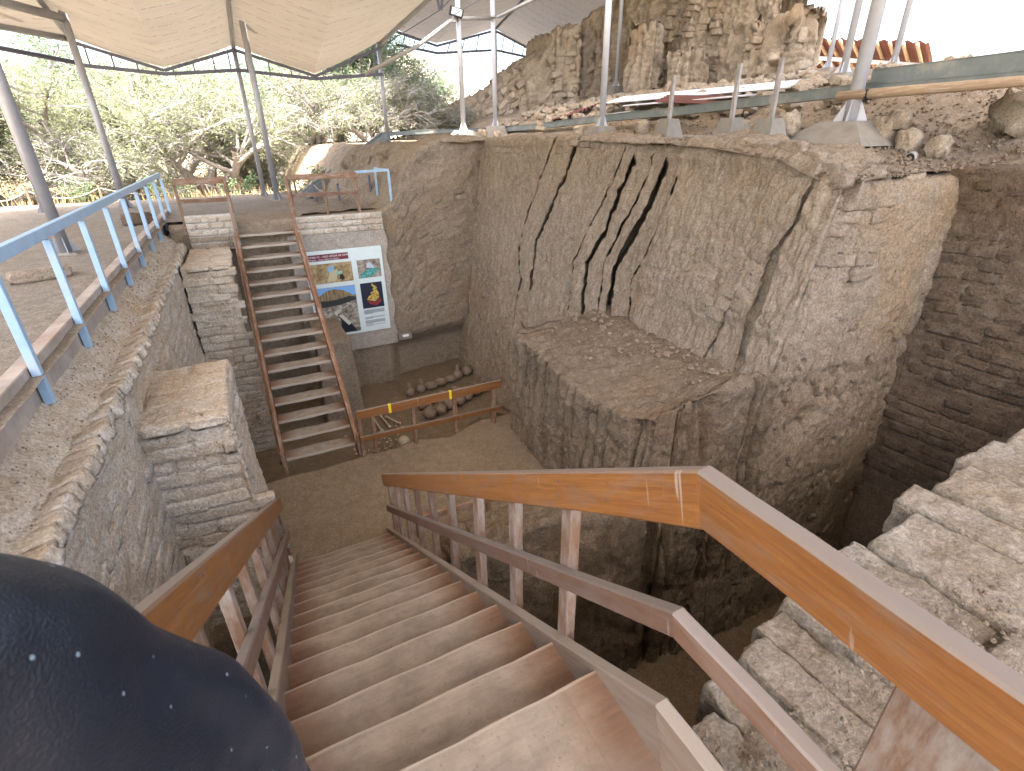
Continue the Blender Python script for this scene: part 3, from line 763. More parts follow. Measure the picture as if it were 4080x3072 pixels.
# ---- ruined mound ----------------------------------------------------------
mound = thing('adobe_mound', 'eroded adobe brick mound ruin towering behind the pit', 'ruin', (13, 16, 0))
def d_m(seed, jw, big=.3):
    def f(SS, G, Nn):
        d = rough(G, seed, big, .12, .05, .22)
        d = d + .12 * fbm(G, (2.0, 2.0, .45), 3, .6, seed + 40)
        jm = vnoise(G * [.5, .5, .7], seed + 60) > -.2
        return d - .05 * joints(SS, G[..., 2] + .1 * vnoise(G * .7, 3), .36, .2, seed, .03) * jm * (Nn[..., 2] < .7)
    return f
m1p = [(5.2, 20.6), (5.93, 20.5), (7.23, 20.5), (8.57, 20.5), (9.91, 20.1), (11.2, 20.0), (11.55, 19.7), (11.8, 19.6), (12.9, 19.5), (13.15, 19.8), (13.3, 20.6), (14.2, 20.6), (14.6, 20.3)]
m1t = [-.1, .14, .75, 1.38, 2.05, 2.95, 3.5, 3.72, 3.83, 3.75, 3.6, 4.2, 5.0]
B1 = bank(m1p, -.6, m1t, [.6, .6, .55, .5, .42, .2, .1, .08, .08, .08, .1, .1, .1], 3.0, .07, .075, .15, d_m(400, .03, .2), spine=lambda x, y, z: (x + .15, 22.6, z - .1), drop=2)
bank_obj(B1, 'mound_shoulder', M['mound'], mound, smooth=True)
m2p = [(13.2, 20.6), (13.9, 19.8), (14.5, 19.0), (14.9, 18.1), (15.05, 17.2), (14.95, 16.5), (15.3, 15.7), (15.3, 14.9), (15.45, 14.1), (15.6, 13.4)]
B2 = bank(m2p, .2, [4.0, 5.2, 6.0, 6.2, 6.0, 5.9, 5.8, 5.5, 5.0, 4.3], [.14] * 10, 1.4, .06, .065, .2, d_m(430, .03, .28), drop=2)
bank_obj(B2, 'mound_core', M['mound'], mound, smooth=True)
m3p = [(16.2, 14.3), (15.1, 13.9), (14.7, 13.3), (15.0, 12.9), (14.8, 12.4), (14.95, 11.9), (15.2, 11.7), (14.75, 11.75), (14.7, 11.5), (15.0, 11.65), (15.6, 12.1)]
B3 = bank(m3p, .6, [3.2, 3.2, 3.05, 3.1, 3.2, 3.15, 3.1, 3.05, 3.0, 2.9, 2.9], .05, .9, .06, .065, .25, d_m(460, .03, .2), spine=lambda x, y, z: (max(x, 15.0) + .7, y + .35, z - .05), drop=1.2)
bank_obj(B3, 'mound_buttress', M['mound'], mound, smooth=True)
B4 = bank([(13.4, 17.6), (13.55, 16.9), (13.9, 16.55), (14.3, 16.6), (14.7, 17.0)], 1.0, [3.3, 3.5, 3.55, 3.5, 3.4], .02, 1.0, .06, .065, .2, d_m(480, .03, .2), drop=1.0)
bank_obj(B4, 'mound_block', M['mound'], mound, smooth=True)
B5 = bank([(13.9, 15.95), (14.0, 15.0), (15.0, 14.9)], .8, [2.5, 2.6, 2.6], .03, 1.0, .06, .065, .08, d_m(490, .03, .1), drop=1.0)
bank_obj(B5, 'mound_stub', M['mound'], mound, smooth=True)
# foot of the mound: rubble benches
B6 = bank([(9.5, 18.6), (11.5, 17.4), (12.6, 15.6), (13.2, 13.6), (13.2, 12.2), (13.2, 10.8), (13.6, 10.3)], -.4, [1.0, 1.25, 1.35, 1.45, 1.5, 1.4, 1.4], .8, 2.5, .08, .085, .2, d_m(500, .03, .25), drop=.6)
bank_obj(B6, 'mound_foot', M['mound'], mound, smooth=True)
B7 = bank([(10.2, 14.0), (10.6, 12.6), (11.3, 11.6), (12.3, 11.4)], 0, [1.2, 1.35, 1.3, 1.25], .9, 1.6, .07, .075, .3, lambda SS, G, Nn: rough(G, 520, .2, .07, .03, .1), drop=.6)
bank_obj(B7, 'mound_hump', M['adobe'], mound, smooth=True)
brick_field(B1, mound, 'brick_mound', 4.0, 7.3, .5, 2.0, .42, .24, .6, .06, .3, jitter=.25, limit=80)
brick_field(B1, mound, 'brick_mound', 6.6, 9.4, 1.0, 3.4, .4, .24, .65, .06, .3, jitter=.25, limit=100)
brick_field(B2, mound, 'brick_mound', 3.4, 6.4, 1.4, 4.6, .4, .22, .6, .04, .3, jitter=.2, limit=110)
brick_field(B2, mound, 'brick_mound', .3, 1.8, 1.2, 3.0, .4, .22, .5, .05, .3, jitter=.2, limit=40)
brick_field(B3, mound, 'brick_mound', .8, 4.6, 1.3, 2.8, .4, .24, .4, .05, .3, jitter=.25, limit=60)
for k in range(60):      # fallen bricks at the foot
    B = random.choice((B6, B6, B1)); s = random.uniform(1, B['L'] - 1); i = int(s / B['L'] * (len(B['s']) - 1))
    P = B['G'][i, random.randint(2, B['nf'] + 6)]
    sz = random.uniform(.14, .34)
    put_brick(random.choice(BM['brick_mound']), P, (random.gauss(0, 1), random.gauss(0, 1), .1), (random.gauss(0, .4), random.gauss(0, .4), 1), (sz * 1.4, sz, sz * .8), mound)

# ---- hill behind the trees -------------------------------------------------
hx = np.linspace(-40, 110, 260); hy = np.linspace(62, 120, 70)
HX, HY = np.meshgrid(hx, hy, indexing='ij')
P = np.stack([HX, HY, HX * 0], -1)
prof = sstep(62, 84, HY) * (1 - .2 * sstep(90, 120, HY))
crest = 13 * np.exp(-((HX - 30) / 26) ** 2) + 3 * np.exp(-((HX + 8) / 18) ** 2)
gul = np.abs(fbm(P, (.16, .05, 1), 4, .6, 620))
P[..., 2] = -1.9 + crest * prof * (1 - .55 * np.exp(-(gul / .12) ** 2)) + 1.2 * fbm(P, (.2, .2, 1), 4, .6, 611) * prof
tag(obj('hill', P.reshape(-1, 3), grid_faces(len(hx), len(hy)), M['hill'], smooth=True), kind='structure')
# ================================================================== OBJECTS
# ---- dusty tread material (dust worn in along the walking line)
def tread_mat(name, c, dust, amt=1.0):
    m, nt, b = nmat(name); tc = nt.nodes.new('ShaderNodeTexCoord'); uv = tc.outputs['UV']
    oi = nt.nodes.new('ShaderNodeObjectInfo'); cb = nt.nodes.new('ShaderNodeCombineXYZ')
    nt.links.new(math_(nt, 'MULTIPLY', oi.outputs['Random'], 30), cb.inputs[2])
    ad = nt.nodes.new('ShaderNodeVectorMath'); ad.operation = 'ADD'; nt.links.new(uv, ad.inputs[0]); nt.links.new(cb.outputs[0], ad.inputs[1]); v = ad.outputs[0]
    g = noise(nt, mapping(nt, v, (3, 60, 1)), 1.0, 5, .6, .5)
    col = mix(nt, ramp(nt, g, [(.35, (0, 0, 0)), (.65, (1, 1, 1))]), c, tuple(x * .72 for x in c))
    sx = nt.nodes.new('ShaderNodeSeparateXYZ'); nt.links.new(uv, sx.inputs[0])
    t = math_(nt, 'ABSOLUTE', math_(nt, 'SUBTRACT', sx.outputs[0], .5))
    edge = math_(nt, 'ADD', t, math_(nt, 'MULTIPLY', math_(nt, 'SUBTRACT', noise(nt, mapping(nt, v, (9, 14, 1)), 1.0, 6, .7), .5), .22))
    dm = ramp(nt, edge, [(.28, (.95 * amt,) * 3), (.47, (.12, .12, .12))])
    dn = noise(nt, mapping(nt, v, (6, 9, 1)), 1.0, 6, .7)
    dcol = mix(nt, ramp(nt, dn, [(.35, (0, 0, 0)), (.65, (1, 1, 1))]), tuple(x * 1.08 for x in dust), tuple(x * .7 for x in dust))
    dcol = mix(nt, .6, dcol, ramp(nt, g, [(.3, (.85, .82, .8)), (.7, (1.1, 1.1, 1.1))]), 'MULTIPLY')
    spn = noise(nt, mapping(nt, v, (60, 60, 1)), 1.0, 3, .7)
    dcol = mix(nt, ramp(nt, spn, [(.6, (0, 0, 0)), (.7, (.6, .6, .6))]), dcol, tuple(x * .45 for x in dust))
    col = mix(nt, dm, col, dcol)
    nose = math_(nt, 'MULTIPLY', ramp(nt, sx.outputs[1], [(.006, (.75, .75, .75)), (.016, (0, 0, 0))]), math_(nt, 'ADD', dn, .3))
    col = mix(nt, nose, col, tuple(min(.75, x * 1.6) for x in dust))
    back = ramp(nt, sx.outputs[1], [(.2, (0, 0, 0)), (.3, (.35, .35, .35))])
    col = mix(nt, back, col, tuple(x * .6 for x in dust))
    nt.links.new(col, b.inputs['Base Color']); b.inputs['Roughness'].default_value = .8
    b.inputs['Specular IOR Level'].default_value = .25
    bump(nt, b, math_(nt, 'ADD', g, math_(nt, 'MULTIPLY', dn, .4)), .15, .006)
    return m
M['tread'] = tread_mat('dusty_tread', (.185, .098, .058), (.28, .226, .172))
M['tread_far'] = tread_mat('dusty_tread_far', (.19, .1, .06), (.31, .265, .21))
def tread(name, x0, x1, y0, y1, z, th, m, parent, nx=12, front='y1'):
    """board with slightly worn, uneven front edge; uv.x runs 0..1 across the flight"""
    V, U, F = [], [], []
    c = .006
    prof = [(y0, z - th), (y0, z - c), (y0 + c, z), (y1 - c, z), (y1, z - c), (y1, z - th)]
    rs = random.random() * 9
    for i in range(nx + 1):
        x = x0 + (x1 - x0) * i / nx
        for k, (y, zz) in enumerate(prof):
            w = .004 * math.sin(i * 1.3 + rs + k) - (.005 * math.sin(math.pi * i / nx) if k == 2 else 0)
            V.append((x, y, zz + w)); U.append((i / nx, (y - y0 if front == 'y0' else y1 - y) + .0 * (z - zz)))
    for i in range(nx):
        for k in range(6):
            k2 = (k + 1) % 6; F.append((i * 6 + k, (i + 1) * 6 + k, (i + 1) * 6 + k2, i * 6 + k2))
    F.append(tuple(range(6))); F.append(tuple(nx * 6 + k for k in range(5, -1, -1)))
    return obj(name, V, [f[::-1] for f in F] if False else F, m, parent, uv=U)

# ---- near staircase ---------------------------------------------------------
XL, XR = -.294, .75
RISE, RUN = .1722, .2685
Z0, Y0 = -1.604, .886          # landing edge
stair = thing('staircase', 'wide wooden staircase with handrails descending from the camera into the pit', 'staircase', (.2, 3, -4.2))
NT = 15
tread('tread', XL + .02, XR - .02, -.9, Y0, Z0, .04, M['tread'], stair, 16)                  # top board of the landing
for k in range(1, NT):
    y = Y0 + RUN * k; z = Z0 - RISE * k
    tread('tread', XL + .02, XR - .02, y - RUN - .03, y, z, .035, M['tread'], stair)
for k in range(0, NT):
    y = Y0 + RUN * k - .012
    z = Z0 - RISE * k
    obj('riser', [(XL + .02, y - .012, z - .036), (XR - .02, y - .012, z - .036), (XR - .02, y - .012, z - RISE - .005), (XL + .02, y - .012, z - RISE - .005),
                  (XL + .02, y - .030, z - .036), (XR - .02, y - .030, z - .036), (XR - .02, y - .030, z - RISE - .005), (XL + .02, y - .030, z - RISE - .005)],
        [(0, 1, 2, 3), (7, 6, 5, 4), (0, 4, 5, 1), (3, 2, 6, 7), (1, 5, 6, 2), (0, 3, 7, 4)], M['tread'], stair, uv=[(0, 0), (1, 0), (1, .17), (0, .17)] * 2)
# lower handrails: the slope line, the kink and the level run back past the camera
KY, KZ = .614, -.6255
SL = RISE / RUN
yE = 4.72
def mitre_rails(name, P, w, h, m, parent):
    """two boards in a plane x = const meeting in a mitred joint at P[1]; P is the top edge"""
    def perp(a, b_):
        d = (b_ - a) / np.linalg.norm(b_ - a); return np.array([0, d[2], -d[1]])        # pointing down
    n0, n1 = perp(P[0], P[1]), perp(P[1], P[2]); bis = (n0 + n1); bis = bis / (1 + np.dot(n0, n1))
    for a, b_, na, nb in ((P[0], P[1], n0, bis), (P[1], P[2], bis, n1)):
        if np.linalg.norm(b_ - a) < .06: continue
        c = .006; L = np.linalg.norm(b_ - a); prof = [(-w / 2 + c, 0), (w / 2 - c, 0), (w / 2, c), (w / 2, h - c), (w / 2 - c, h), (-w / 2 + c, h), (-w / 2, h - c), (-w / 2, c)]
        ns = 14; V, U, F = [], [], []; u0 = random.uniform(0, 9)
        per = np.cumsum([0] + [math.hypot(prof[k][0] - prof[(k + 1) % 8][0], prof[k][1] - prof[(k + 1) % 8][1]) for k in range(8)])
        for i in range(ns + 1):
            t = i / ns; q_ = a + (b_ - a) * t; nn_ = na + (nb - na) * t
            if 0 < i < ns: nn_ = nn_ / np.linalg.norm(nn_)
            for k in range(9):
                x, y = prof[k % 8]; V.append(q_ + np.array([x + .0015 * math.sin(i * 2.1 + u0), 0, 0]) + nn_ * y); U.append((u0 + L * t, per[k]))
        for i in range(ns):
            for k in range(8): F.append((i * 9 + k, i * 9 + k + 1, (i + 1) * 9 + k + 1, (i + 1) * 9 + k))
        F.append(tuple(range(7, -1, -1))); F.append(tuple(ns * 9 + k for k in range(8)))
        obj(name, V, F, m, parent, uv=U)
def side(x, ky, kz, y_back, nposts, sk, post_ys, low=True):
    dz = -SL * (yE - ky)
    top = [(x, y_back, kz), (x, ky, kz), (x, yE, kz + dz)]; m0 = .42
    s0 = .776
    for nm, off, w, h, m in (('top_rail', 0, .045, .13, 'rail'), ('middle_rail', m0, .04, .075, 'rail2'), ('stringer', s0, .045, .23, 'stringer')):
        P = [np.array(q_) - [0, 0, off] for q_ in top]
        if nm == 'stringer': P[2] = P[2] + [0, .22, -.22 * SL]
        mitre_rails(nm, P, w, h, M[m], stair)
    for y in post_ys:
        zt = kz - (SL * (y - ky) if y > ky else 0)
        beam('post', (x + sk, y, zt - .11), (x + sk, y, zt - s0 - .12), .042, .06, M['post'], stair, up=(0, 1, 0), ch=.08)
side(XR, KY, KZ, -1.0, 0, .038, [1.15, 1.58, 2.02, 2.5, 2.95, 3.4, 3.85, 4.25, 4.62])
side(XL, .70, -.62, .45, 0, -.038, [1.12, 1.58, 2.02, 2.5, 2.95, 3.4, 3.85, 4.25, 4.62])
V, F = lathe_geo([(.003, 0), (.0045, .0), (.0045, .001), (.003, .0015)], 8)
for (x_, sg) in ((XR, -1), (XL, 1)):
    for y in ([.02, .2, .9] if sg < 0 else [.9]) + [1.15, 1.58, 2.02, 2.5]:
        for dz in (-.035, -.095):
            kz_, ky_ = (KZ, KY) if sg < 0 else (-.62, .70)
            zt = kz_ - (SL * (y - ky_) if y > ky_ else 0) + dz
            obj('screw', [(x_ + sg * (.0215 + b_[2]), y + b_[0] + random.gauss(0, .0), zt + b_[1]) for b_ in V], F, M['truss'], stair)
beam('post', (XR + .055, .12, -.7), (XR + .055, .12, -1.75), .06, .16, M['post'], stair, up=(0, 1, 0), ch=.06)

# ---- far staircase ---------------------------------------------------------
fs = thing('staircase', 'open-riser wooden staircase climbing the far side of the pit beside the poster', 'staircase', (.28, 7, -4.2))
NF = 16; fy0, fz0, fy1, fz1 = 6.82, -4.04, 10.82, -1.54
for k in range(NF):
    t = k / (NF - 1); y = fy0 + (fy1 - fy0) * t; z = fz0 + (fz1 - fz0) * t
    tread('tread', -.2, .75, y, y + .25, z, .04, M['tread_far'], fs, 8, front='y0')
for x in (-.235, .785):
    sg = -1 if x < 0 else 1
    beam('stringer', (x, fy0 - .12, fz0 - .13), (x, fy1 + .12, fz1 + .03), .05, .17, M['stairwood'], fs, ch=.06)
    beam('stringer_batten', (x + sg * .045, fy0 + .1, fz0 - .1), (x + sg * .045, fy1 - .1, fz1 - .04), .03, .09, M['stairwood'], fs, ch=.06)
    beam('leg', (x, fy0 - .13, -4.2), (x, fy0 - .13, -3.84), .05, .08, M['stairwood'], fs, up=(0, 1, 0))

# guard rails at the stair head
def guard(label, x0, x1, xs, y=11.2, zt=-.58, zb=-1.28, mid=-.95):
    g = thing('guard_rail', label, 'railing', ((x0 + x1) / 2, y, zb))
    beam('top_rail', (x0, y, zt - .045), (x1, y, zt - .045), .04, .1, M['stairwood'], g, ch=.07)
    beam('middle_rail', (x0 + .03, y, mid), (x1 - .03, y, mid), .035, .07, M['stairwood'], g, ch=.07)
    for x in xs: beam('post', (x, y + .045, zt - .02), (x, y + .045, zb - .08), .05, .05, M['stairwood'], g, up=(0, 1, 0))
    return g
g1 = guard('brown wooden guard rail at the stair head beside the blue railing', -1.05, -.2, (-1.03, -.22))
beam('post', (-.23, 11.15, -.6), (-.23, 10.86, -1.55), .05, .06, M['stairwood'], g1)
g2 = guard('brown wooden guard rail above the whitewashed bricks', .83, 2.13, (.85, 1.48, 2.1))
beam('post', (.8, 11.15, -.6), (.8, 10.86, -1.55), .05, .06, M['stairwood'], g2)

# tomb rail with yellow tape
tr = thing('guard_rail', 'wooden rail with two yellow tape marks along the tomb edge', 'railing', (1.9, 6.6, -4.2))
beam('top_rail', (.8, 6.55, -3.46), (3.06, 6.62, -3.5), .04, .13, M['rail'], tr, ch=.07)
beam('middle_rail', (.8, 6.55, -3.85), (3.06, 6.62, -3.93), .04, .075, M['rail'], tr, ch=.07)
for x in (.83, 1.02, 1.62, 2.28, 2.94): beam('post', (x, 6.62 + .01 * x, -3.5), (x, 6.62 + .01 * x, -4.28), .055, .055, M['stairwood'], tr, up=(0, 1, 0))
for x in (1.27, 2.2):
    y = 6.55 + .07 * (x - .8) / 2.26; z = -3.46 - .04 * (x - .8) / 2.26
    beam('tape', (x - .018, y, z), (x + .018, y, z), .046, .136, M['tape'], tr, ch=.05)
# low rail behind the near stair foot
lr = thing('guard_rail', 'low wooden rail on the pit floor behind the near handrail', 'railing', (1.8, 4.45, -4.2))
beam('top_rail', (.95, 4.62, -3.92), (3.0, 4.42, -3.86), .04, .08, M['stairwood'], lr, ch=.07)
for x in (1.05, 1.9, 2.7): beam('post', (x, 4.64 - .097 * (x - .95) + .0, -3.9), (x, 4.64 - .097 * (x - .95), -4.26), .06, .06, M['stairwood'], lr, up=(0, 1, 0))
# loose plank leaning beside the handrail
# ---- blue railing and curb --------------------------------------------------
curb = tag(beam('concrete_curb', (-1.46, -2, -1.42), (-1.46, 13.1, -1.42), .1, .36, M['curb'], ch=.06), 'low stained cement curb under the blue railing', 'curb')
br = thing('railing', 'pale blue steel railing running along the left terrace', 'railing', (-1.37, 8, -1.47))
beam('top_rail', (-1.38, .2, -.60), (-1.38, 12.86, -.57), .05, .08, M['blue'], br, ch=.08)
for k in range(-1, 9):
    y = 3.94 + 1.115 * k
    beam('post', (-1.375, y, -.64), (-1.375, y, -1.5), .05, .05, M['blue'], br, up=(0, 1, 0), ch=.06)
b2 = thing('railing', 'pale blue corner railing above the poster at the hump', 'railing', (2.6, 11.3, -1.3))
beam('top_rail', (2.12, 11.28, -.58), (2.8, 11.28, -.56), .04, .05, M['blue'], b2)
beam('side_rail', (2.78, 11.3, -.57), (2.7, 12.1, -.56), .04, .05, M['blue'], b2)
beam('post', (2.79, 11.28, -.58), (2.79, 11.28, -1.36), .045, .045, M['blue'], b2, up=(0, 1, 0))
beam('post', (2.7, 12.1, -.57), (2.7, 12.1, -1.36), .045, .045, M['blue'], b2, up=(0, 1, 0))

# ---- poster -------------------------------------------------------------------
def photo_mat(name, cols, scale, seed, stretch=(1, 1, 1)):
    m, nt, b = nmat(name); tc = nt.nodes.new('ShaderNodeTexCoord').outputs['Object']
    n = noise(nt, mapping(nt, tc, stretch, (0, 0, seed)), scale, 6, .65, .4)
    nt.links.new(ramp(nt, n, cols), b.inputs['Base Color']); b.inputs['Roughness'].default_value = .45
    return m
def flat(v, c): 
    k = 'f%s_%.2f%.2f%.2f' % (v, *c)
    if k not in M:
        m, nt, b = nmat(k); b.inputs['Base Color'].default_value = (*c, 1); b.inputs['Roughness'].default_value = .45; M[k] = m
    return M[k]
PY = 10.985
poster = thing('poster', 'pale information poster with four photographs and a maroon title behind the far stairs', 'poster', (1.6, PY, -3.8))
beam('panel', (.84, PY + .008, -2.9), (2.39, PY + .008, -2.9), .012, 1.82, M.setdefault('panel', plain('poster_panel', (.7, .78, .75), .35, 0, .07, 4, .01)), poster, ch=.1)
def rect(name, x0, x1, z0, z1, m, parent, dy=0.003):
    y = PY - .001 - dy
    return obj(name, [(x0, y, z0), (x1, y, z0), (x1, y, z1), (x0, y, z1), (x0, y + .002, z0), (x1, y + .002, z0), (x1, y + .002, z1), (x0, y + .002, z1)],
               [(0, 1, 2, 3), (0, 4, 5, 1), (1, 5, 6, 2), (2, 6, 7, 3), (3, 7, 4, 0)], m, parent)
def poly(name, pts, m, parent, dy): 
    y = PY - .001 - dy; return obj(name, [(x, y, z) for x, z in pts], [tuple(range(len(pts)))], m, parent)
rect('title_band', .86, 1.70, -2.19, -2.06, flat('a', (.16, .02, .035)), poster)
def text(s, x, z, size, m, parent, dy=.006):
    cu = bpy.data.curves.new('txt', 'FONT'); cu.body = s; cu.size = size
    to = bpy.data.objects.new('txt', cu); COL.objects.link(to)
    dg = bpy.context.evaluated_depsgraph_get(); me = bpy.data.meshes.new_from_object(to.evaluated_get(dg))
    V = np.array([v.co for v in me.vertices]).reshape(-1, 3); F = [tuple(p.vertices) for p in me.polygons]
    bpy.data.objects.remove(to); bpy.data.curves.remove(cu)
    W_ = np.stack([V[:, 0] + x, np.full(len(V), PY - dy), V[:, 1] + z], 1)
    return obj('lettering', W_, F, m, parent)
wh = flat('w', (.8, .78, .74))
text('TUMBA 03 - VIEJO SEÑOR DE SIPÁN', .9, -2.125, .052, wh, poster)
text('TOMB 03 - OLD LORD OF SIPÁN', .9, -2.18, .042, wh, poster)
ph1 = rect('photo', .88, 1.74, -2.65, -2.25, photo_mat('photo_dig', [(.3, (.12, .07, .03)), (.5, (.36, .25, .11)), (.7, (.55, .44, .26))], 9, 1), poster)
poly('person_print', [(1.25, -2.36), (1.33, -2.29), (1.38, -2.3), (1.39, -2.37), (1.32, -2.42), (1.27, -2.45)], flat('b', (.25, .45, .6)), ph1, .005)
poly('shadow_print', [(1.46, -2.57), (1.49, -2.49), (1.54, -2.5), (1.57, -2.58), (1.52, -2.62)], flat('k', (.015, .015, .02)), ph1, .005)
poly('brick_print', [(1.2, -2.64), (1.3, -2.4), (1.45, -2.38), (1.4, -2.6)], flat('t', (.55, .47, .28)), ph1, .004)
poly('bones_print', [(1.4, -2.5), (1.42, -2.42), (1.54, -2.42), (1.52, -2.48)], flat('g', (.3, .5, .4)), ph1, .0045)
ph2 = rect('photo', 1.85, 2.33, -2.63, -2.25, photo_mat('photo_copper', [(.3, (.05, .04, .04)), (.5, (.3, .24, .18)), (.7, (.5, .46, .4))], 8, 2), poster)
poly('green_print', [(1.86, -2.62), (1.93, -2.5), (2.15, -2.43), (2.3, -2.46), (2.2, -2.56), (2.05, -2.62)], photo_mat('photo_green', [(.35, (.02, .12, .11)), (.6, (.12, .45, .4)), (.75, (.6, .75, .7))], 22, 3), ph2, .005)
poly('person_print', [(2.03, -2.42), (2.05, -2.33), (2.1, -2.31), (2.16, -2.36), (2.2, -2.44), (2.12, -2.43)], flat('p', (.5, .55, .62)), ph2, .006)
ph3 = rect('photo', .88, 1.74, -3.76, -2.74, photo_mat('photo_rubble', [(.35, (.06, .05, .045)), (.52, (.3, .26, .2)), (.66, (.6, .58, .5))], 8, 4, (1, 1, 1.6)), poster)
poly('sky_print', [(.885, -2.96), (.885, -2.745), (1.735, -2.745), (1.735, -2.95)], flat('s', (.2, .42, .75)), ph3, .004)
poly('hill_print', [(.9, -3.02), (1.0, -2.9), (1.18, -2.8), (1.32, -2.785), (1.5, -2.83), (1.64, -2.92), (1.72, -3.02)], photo_mat('photo_hill', [(.35, (.12, .08, .04)), (.65, (.4, .29, .15))], 7, 5, (3, 1, .6)), ph3, .005)
poly('trees_print', [(.89, -3.16), (.93, -3.0), (1.2, -3.02), (1.42, -3.0), (1.6, -2.96), (1.73, -3.0), (1.73, -3.06), (1.4, -3.13), (1.1, -3.15)], flat('d', (.03, .035, .03)), ph3, .006)
poly('trench_print', [(1.33, -3.75), (1.36, -3.5), (1.3, -3.3), (1.44, -3.42), (1.55, -3.55), (1.66, -3.75)], flat('v', (.012, .014, .025)), ph3, .005)
poly('slab_print', [(1.32, -3.36), (1.4, -3.34), (1.56, -3.56), (1.5, -3.6)], flat('u', (.6, .58, .48)), ph3, .006)
ph4 = rect('photo', 1.85, 2.31, -3.29, -2.74, flat('n', (.018, .02, .04)), poster)
poly('gold_print', [(1.95, -3.1), (2.0, -3.03), (2.06, -3.0), (2.05, -2.95), (2.12, -2.93), (2.1, -2.88), (2.13, -2.85), (2.08, -2.8), (2.1, -2.765), (2.14, -2.8), (2.2, -2.86), (2.18, -2.9), (2.22, -2.97), (2.22, -3.08), (2.12, -3.16)], photo_mat('photo_gold', [(.3, (.1, .06, .01)), (.5, (.5, .33, .05)), (.68, (.8, .68, .3))], 26, 6), ph4, .005)
poly('red_print', [(1.97, -3.12), (2.12, -3.19), (2.24, -3.1), (2.26, -3.17), (2.14, -3.25), (2.0, -3.2)], flat('r', (.3, .03, .03)), ph4, .004)
for blk, (z0, n, wd) in enumerate([(-3.33, 7, .44), (-3.49, 3, .43), (-3.565, 6, .43), (-3.665, 2, .42)]):
    for q in range(n):
        w = wd if q < n - 1 else wd * .4
        rect('text_line', 1.86, 1.86 + w, z0 - q * .0135 - .006, z0 - q * .0135, flat('x', (.16, .17, .17)), poster, .0032)
sb = thing('sign_box', 'small grey box with a white label fixed on the far wall below the poster', 'box', (2.68, 10.98, -4.1))
beam('case', (2.53, 10.98, -4.06), (2.83, 10.98, -4.06), .13, .14, M['concrete'], sb)
obj('label_plate', [(2.62, 10.9, -4.05), (2.76, 10.9, -4.05), (2.76, 10.912, -4.0), (2.62, 10.912, -4.0)], [(0, 1, 2, 3)], flat('w', (.8, .78, .74)), sb)

# ---- grave goods ----------------------------------------------------------------
def pot(x, y, r, kind, label, z=-5.15):
    if kind == 0:   # globular with short neck
        pr_ = [(r * .25, 0), (r * .75, r * .25), (r, r * .85), (r * .82, r * 1.4), (r * .35, r * 1.72), (r * .32, r * 1.95), (r * .42, r * 2.1), (r * .34, r * 2.1), (r * .27, r * 1.9)]
    elif kind == 1: # figure jar with collar and face neck
        pr_ = [(r * .4, 0), (r * .8, r * .3), (r * .95, r * .9), (r * .7, r * 1.5), (r * .42, r * 1.8), (r * .5, r * 2.1), (r * .48, r * 2.4), (r * .36, r * 2.6), (r * .46, r * 2.75), (r * .38, r * 2.75), (r * .3, r * 2.6)]
    else:           # bowl
        pr_ = [(r * .3, 0), (r * .8, r * .2), (r * 1.05, r * .6), (r * 1.1, r * .85), (r * 1.02, r * .85), (r * .7, r * .3)]
    V, F = lathe_geo(pr_, 18, (x, y, z))
    t = thing('clay_pot', label, 'pot', (x, y, z), 'grave pots on the tomb floor')
    body = obj('body', V, F, M['pot'], t, smooth=True)
    if kind == 1:
        for s in (-1, 1):
            V, F = lathe_geo([(.001, -r * .12), (r * .12, -r * .05), (r * .12, r * .05), (.001, r * .12)], 8, (x + s * r * .48, y - r * .1, z + r * 2.15)); obj('ear', V, F, M['pot'], body, smooth=True)
    return t
front = [(2.52, 8.92, .15), (2.78, 9.0, .14), (3.02, 9.12, .15), (3.28, 9.2, .13), (3.5, 9.32, .14), (3.76, 9.46, .14), (4.0, 9.6, .13)]
ordn = ['first', 'second', 'third', 'fourth', 'fifth', 'sixth', 'seventh']
for k, (x, y, r) in enumerate(front): pot(x, y, r, 0, f'round clay pot, {ordn[k]} from the stairs in the front row of grave pots')
back = [(2.45, 10.1, .12, 1), (2.72, 10.15, .12, 1), (2.98, 10.22, .14, 2), (3.24, 10.3, .14, 2), (3.5, 10.36, .13, 2), (3.72, 10.45, .13, 1), (3.98, 10.55, .14, 0)]
for k, (x, y, r, kd) in enumerate(back): pot(x, y, r, kd, f'{("globular clay pot", "figure-necked clay jar", "open clay bowl")[kd]}, {ordn[k]} from the stairs in the back row of grave goods')
for k, (x, y, r, kd) in enumerate([(2.75, 9.55, .1, 2), (3.1, 9.75, .1, 2), (3.42, 9.85, .1, 2), (2.5, 9.4, .1, 0)]): pot(x, y, r, kd, f'small clay {("pot", "", "bowl")[kd]} {("nearest the stairs", "second from the stairs", "farthest from the stairs", "at the stair end")[k]} between the two rows of grave pots')
def bone(name, a, b_, r, label):
    a, b_ = Vector(a), Vector(b_); pts = [a.lerp(b_, t) for t in (0, .05, .12, .3, .7, .88, .95, 1)]
    rs = [r * .7, r * 1.9, r * 1.3, r * .8, r * .8, r * 1.3, r * 1.9, r * .7]
    V, F, U = tube_geo(pts, rs, 8)
    tag(obj(name, V, F, M['bone'], smooth=True, origin=tuple(a)), label, 'bone', 'bones on the tomb floor')
bone('leg_bone', (1.5, 8.75, -5.1), (1.46, 9.55, -5.1), .02, 'upright-lying long bone nearest the stairs on the tomb floor')
bone('leg_bone', (1.68, 8.85, -5.1), (1.62, 9.45, -5.1), .02, 'middle long bone lying between the stairs and the pots')
bone('leg_bone', (1.9, 8.9, -5.1), (1.7, 9.35, -5.1), .018, 'short slanting long bone nearest the pots')
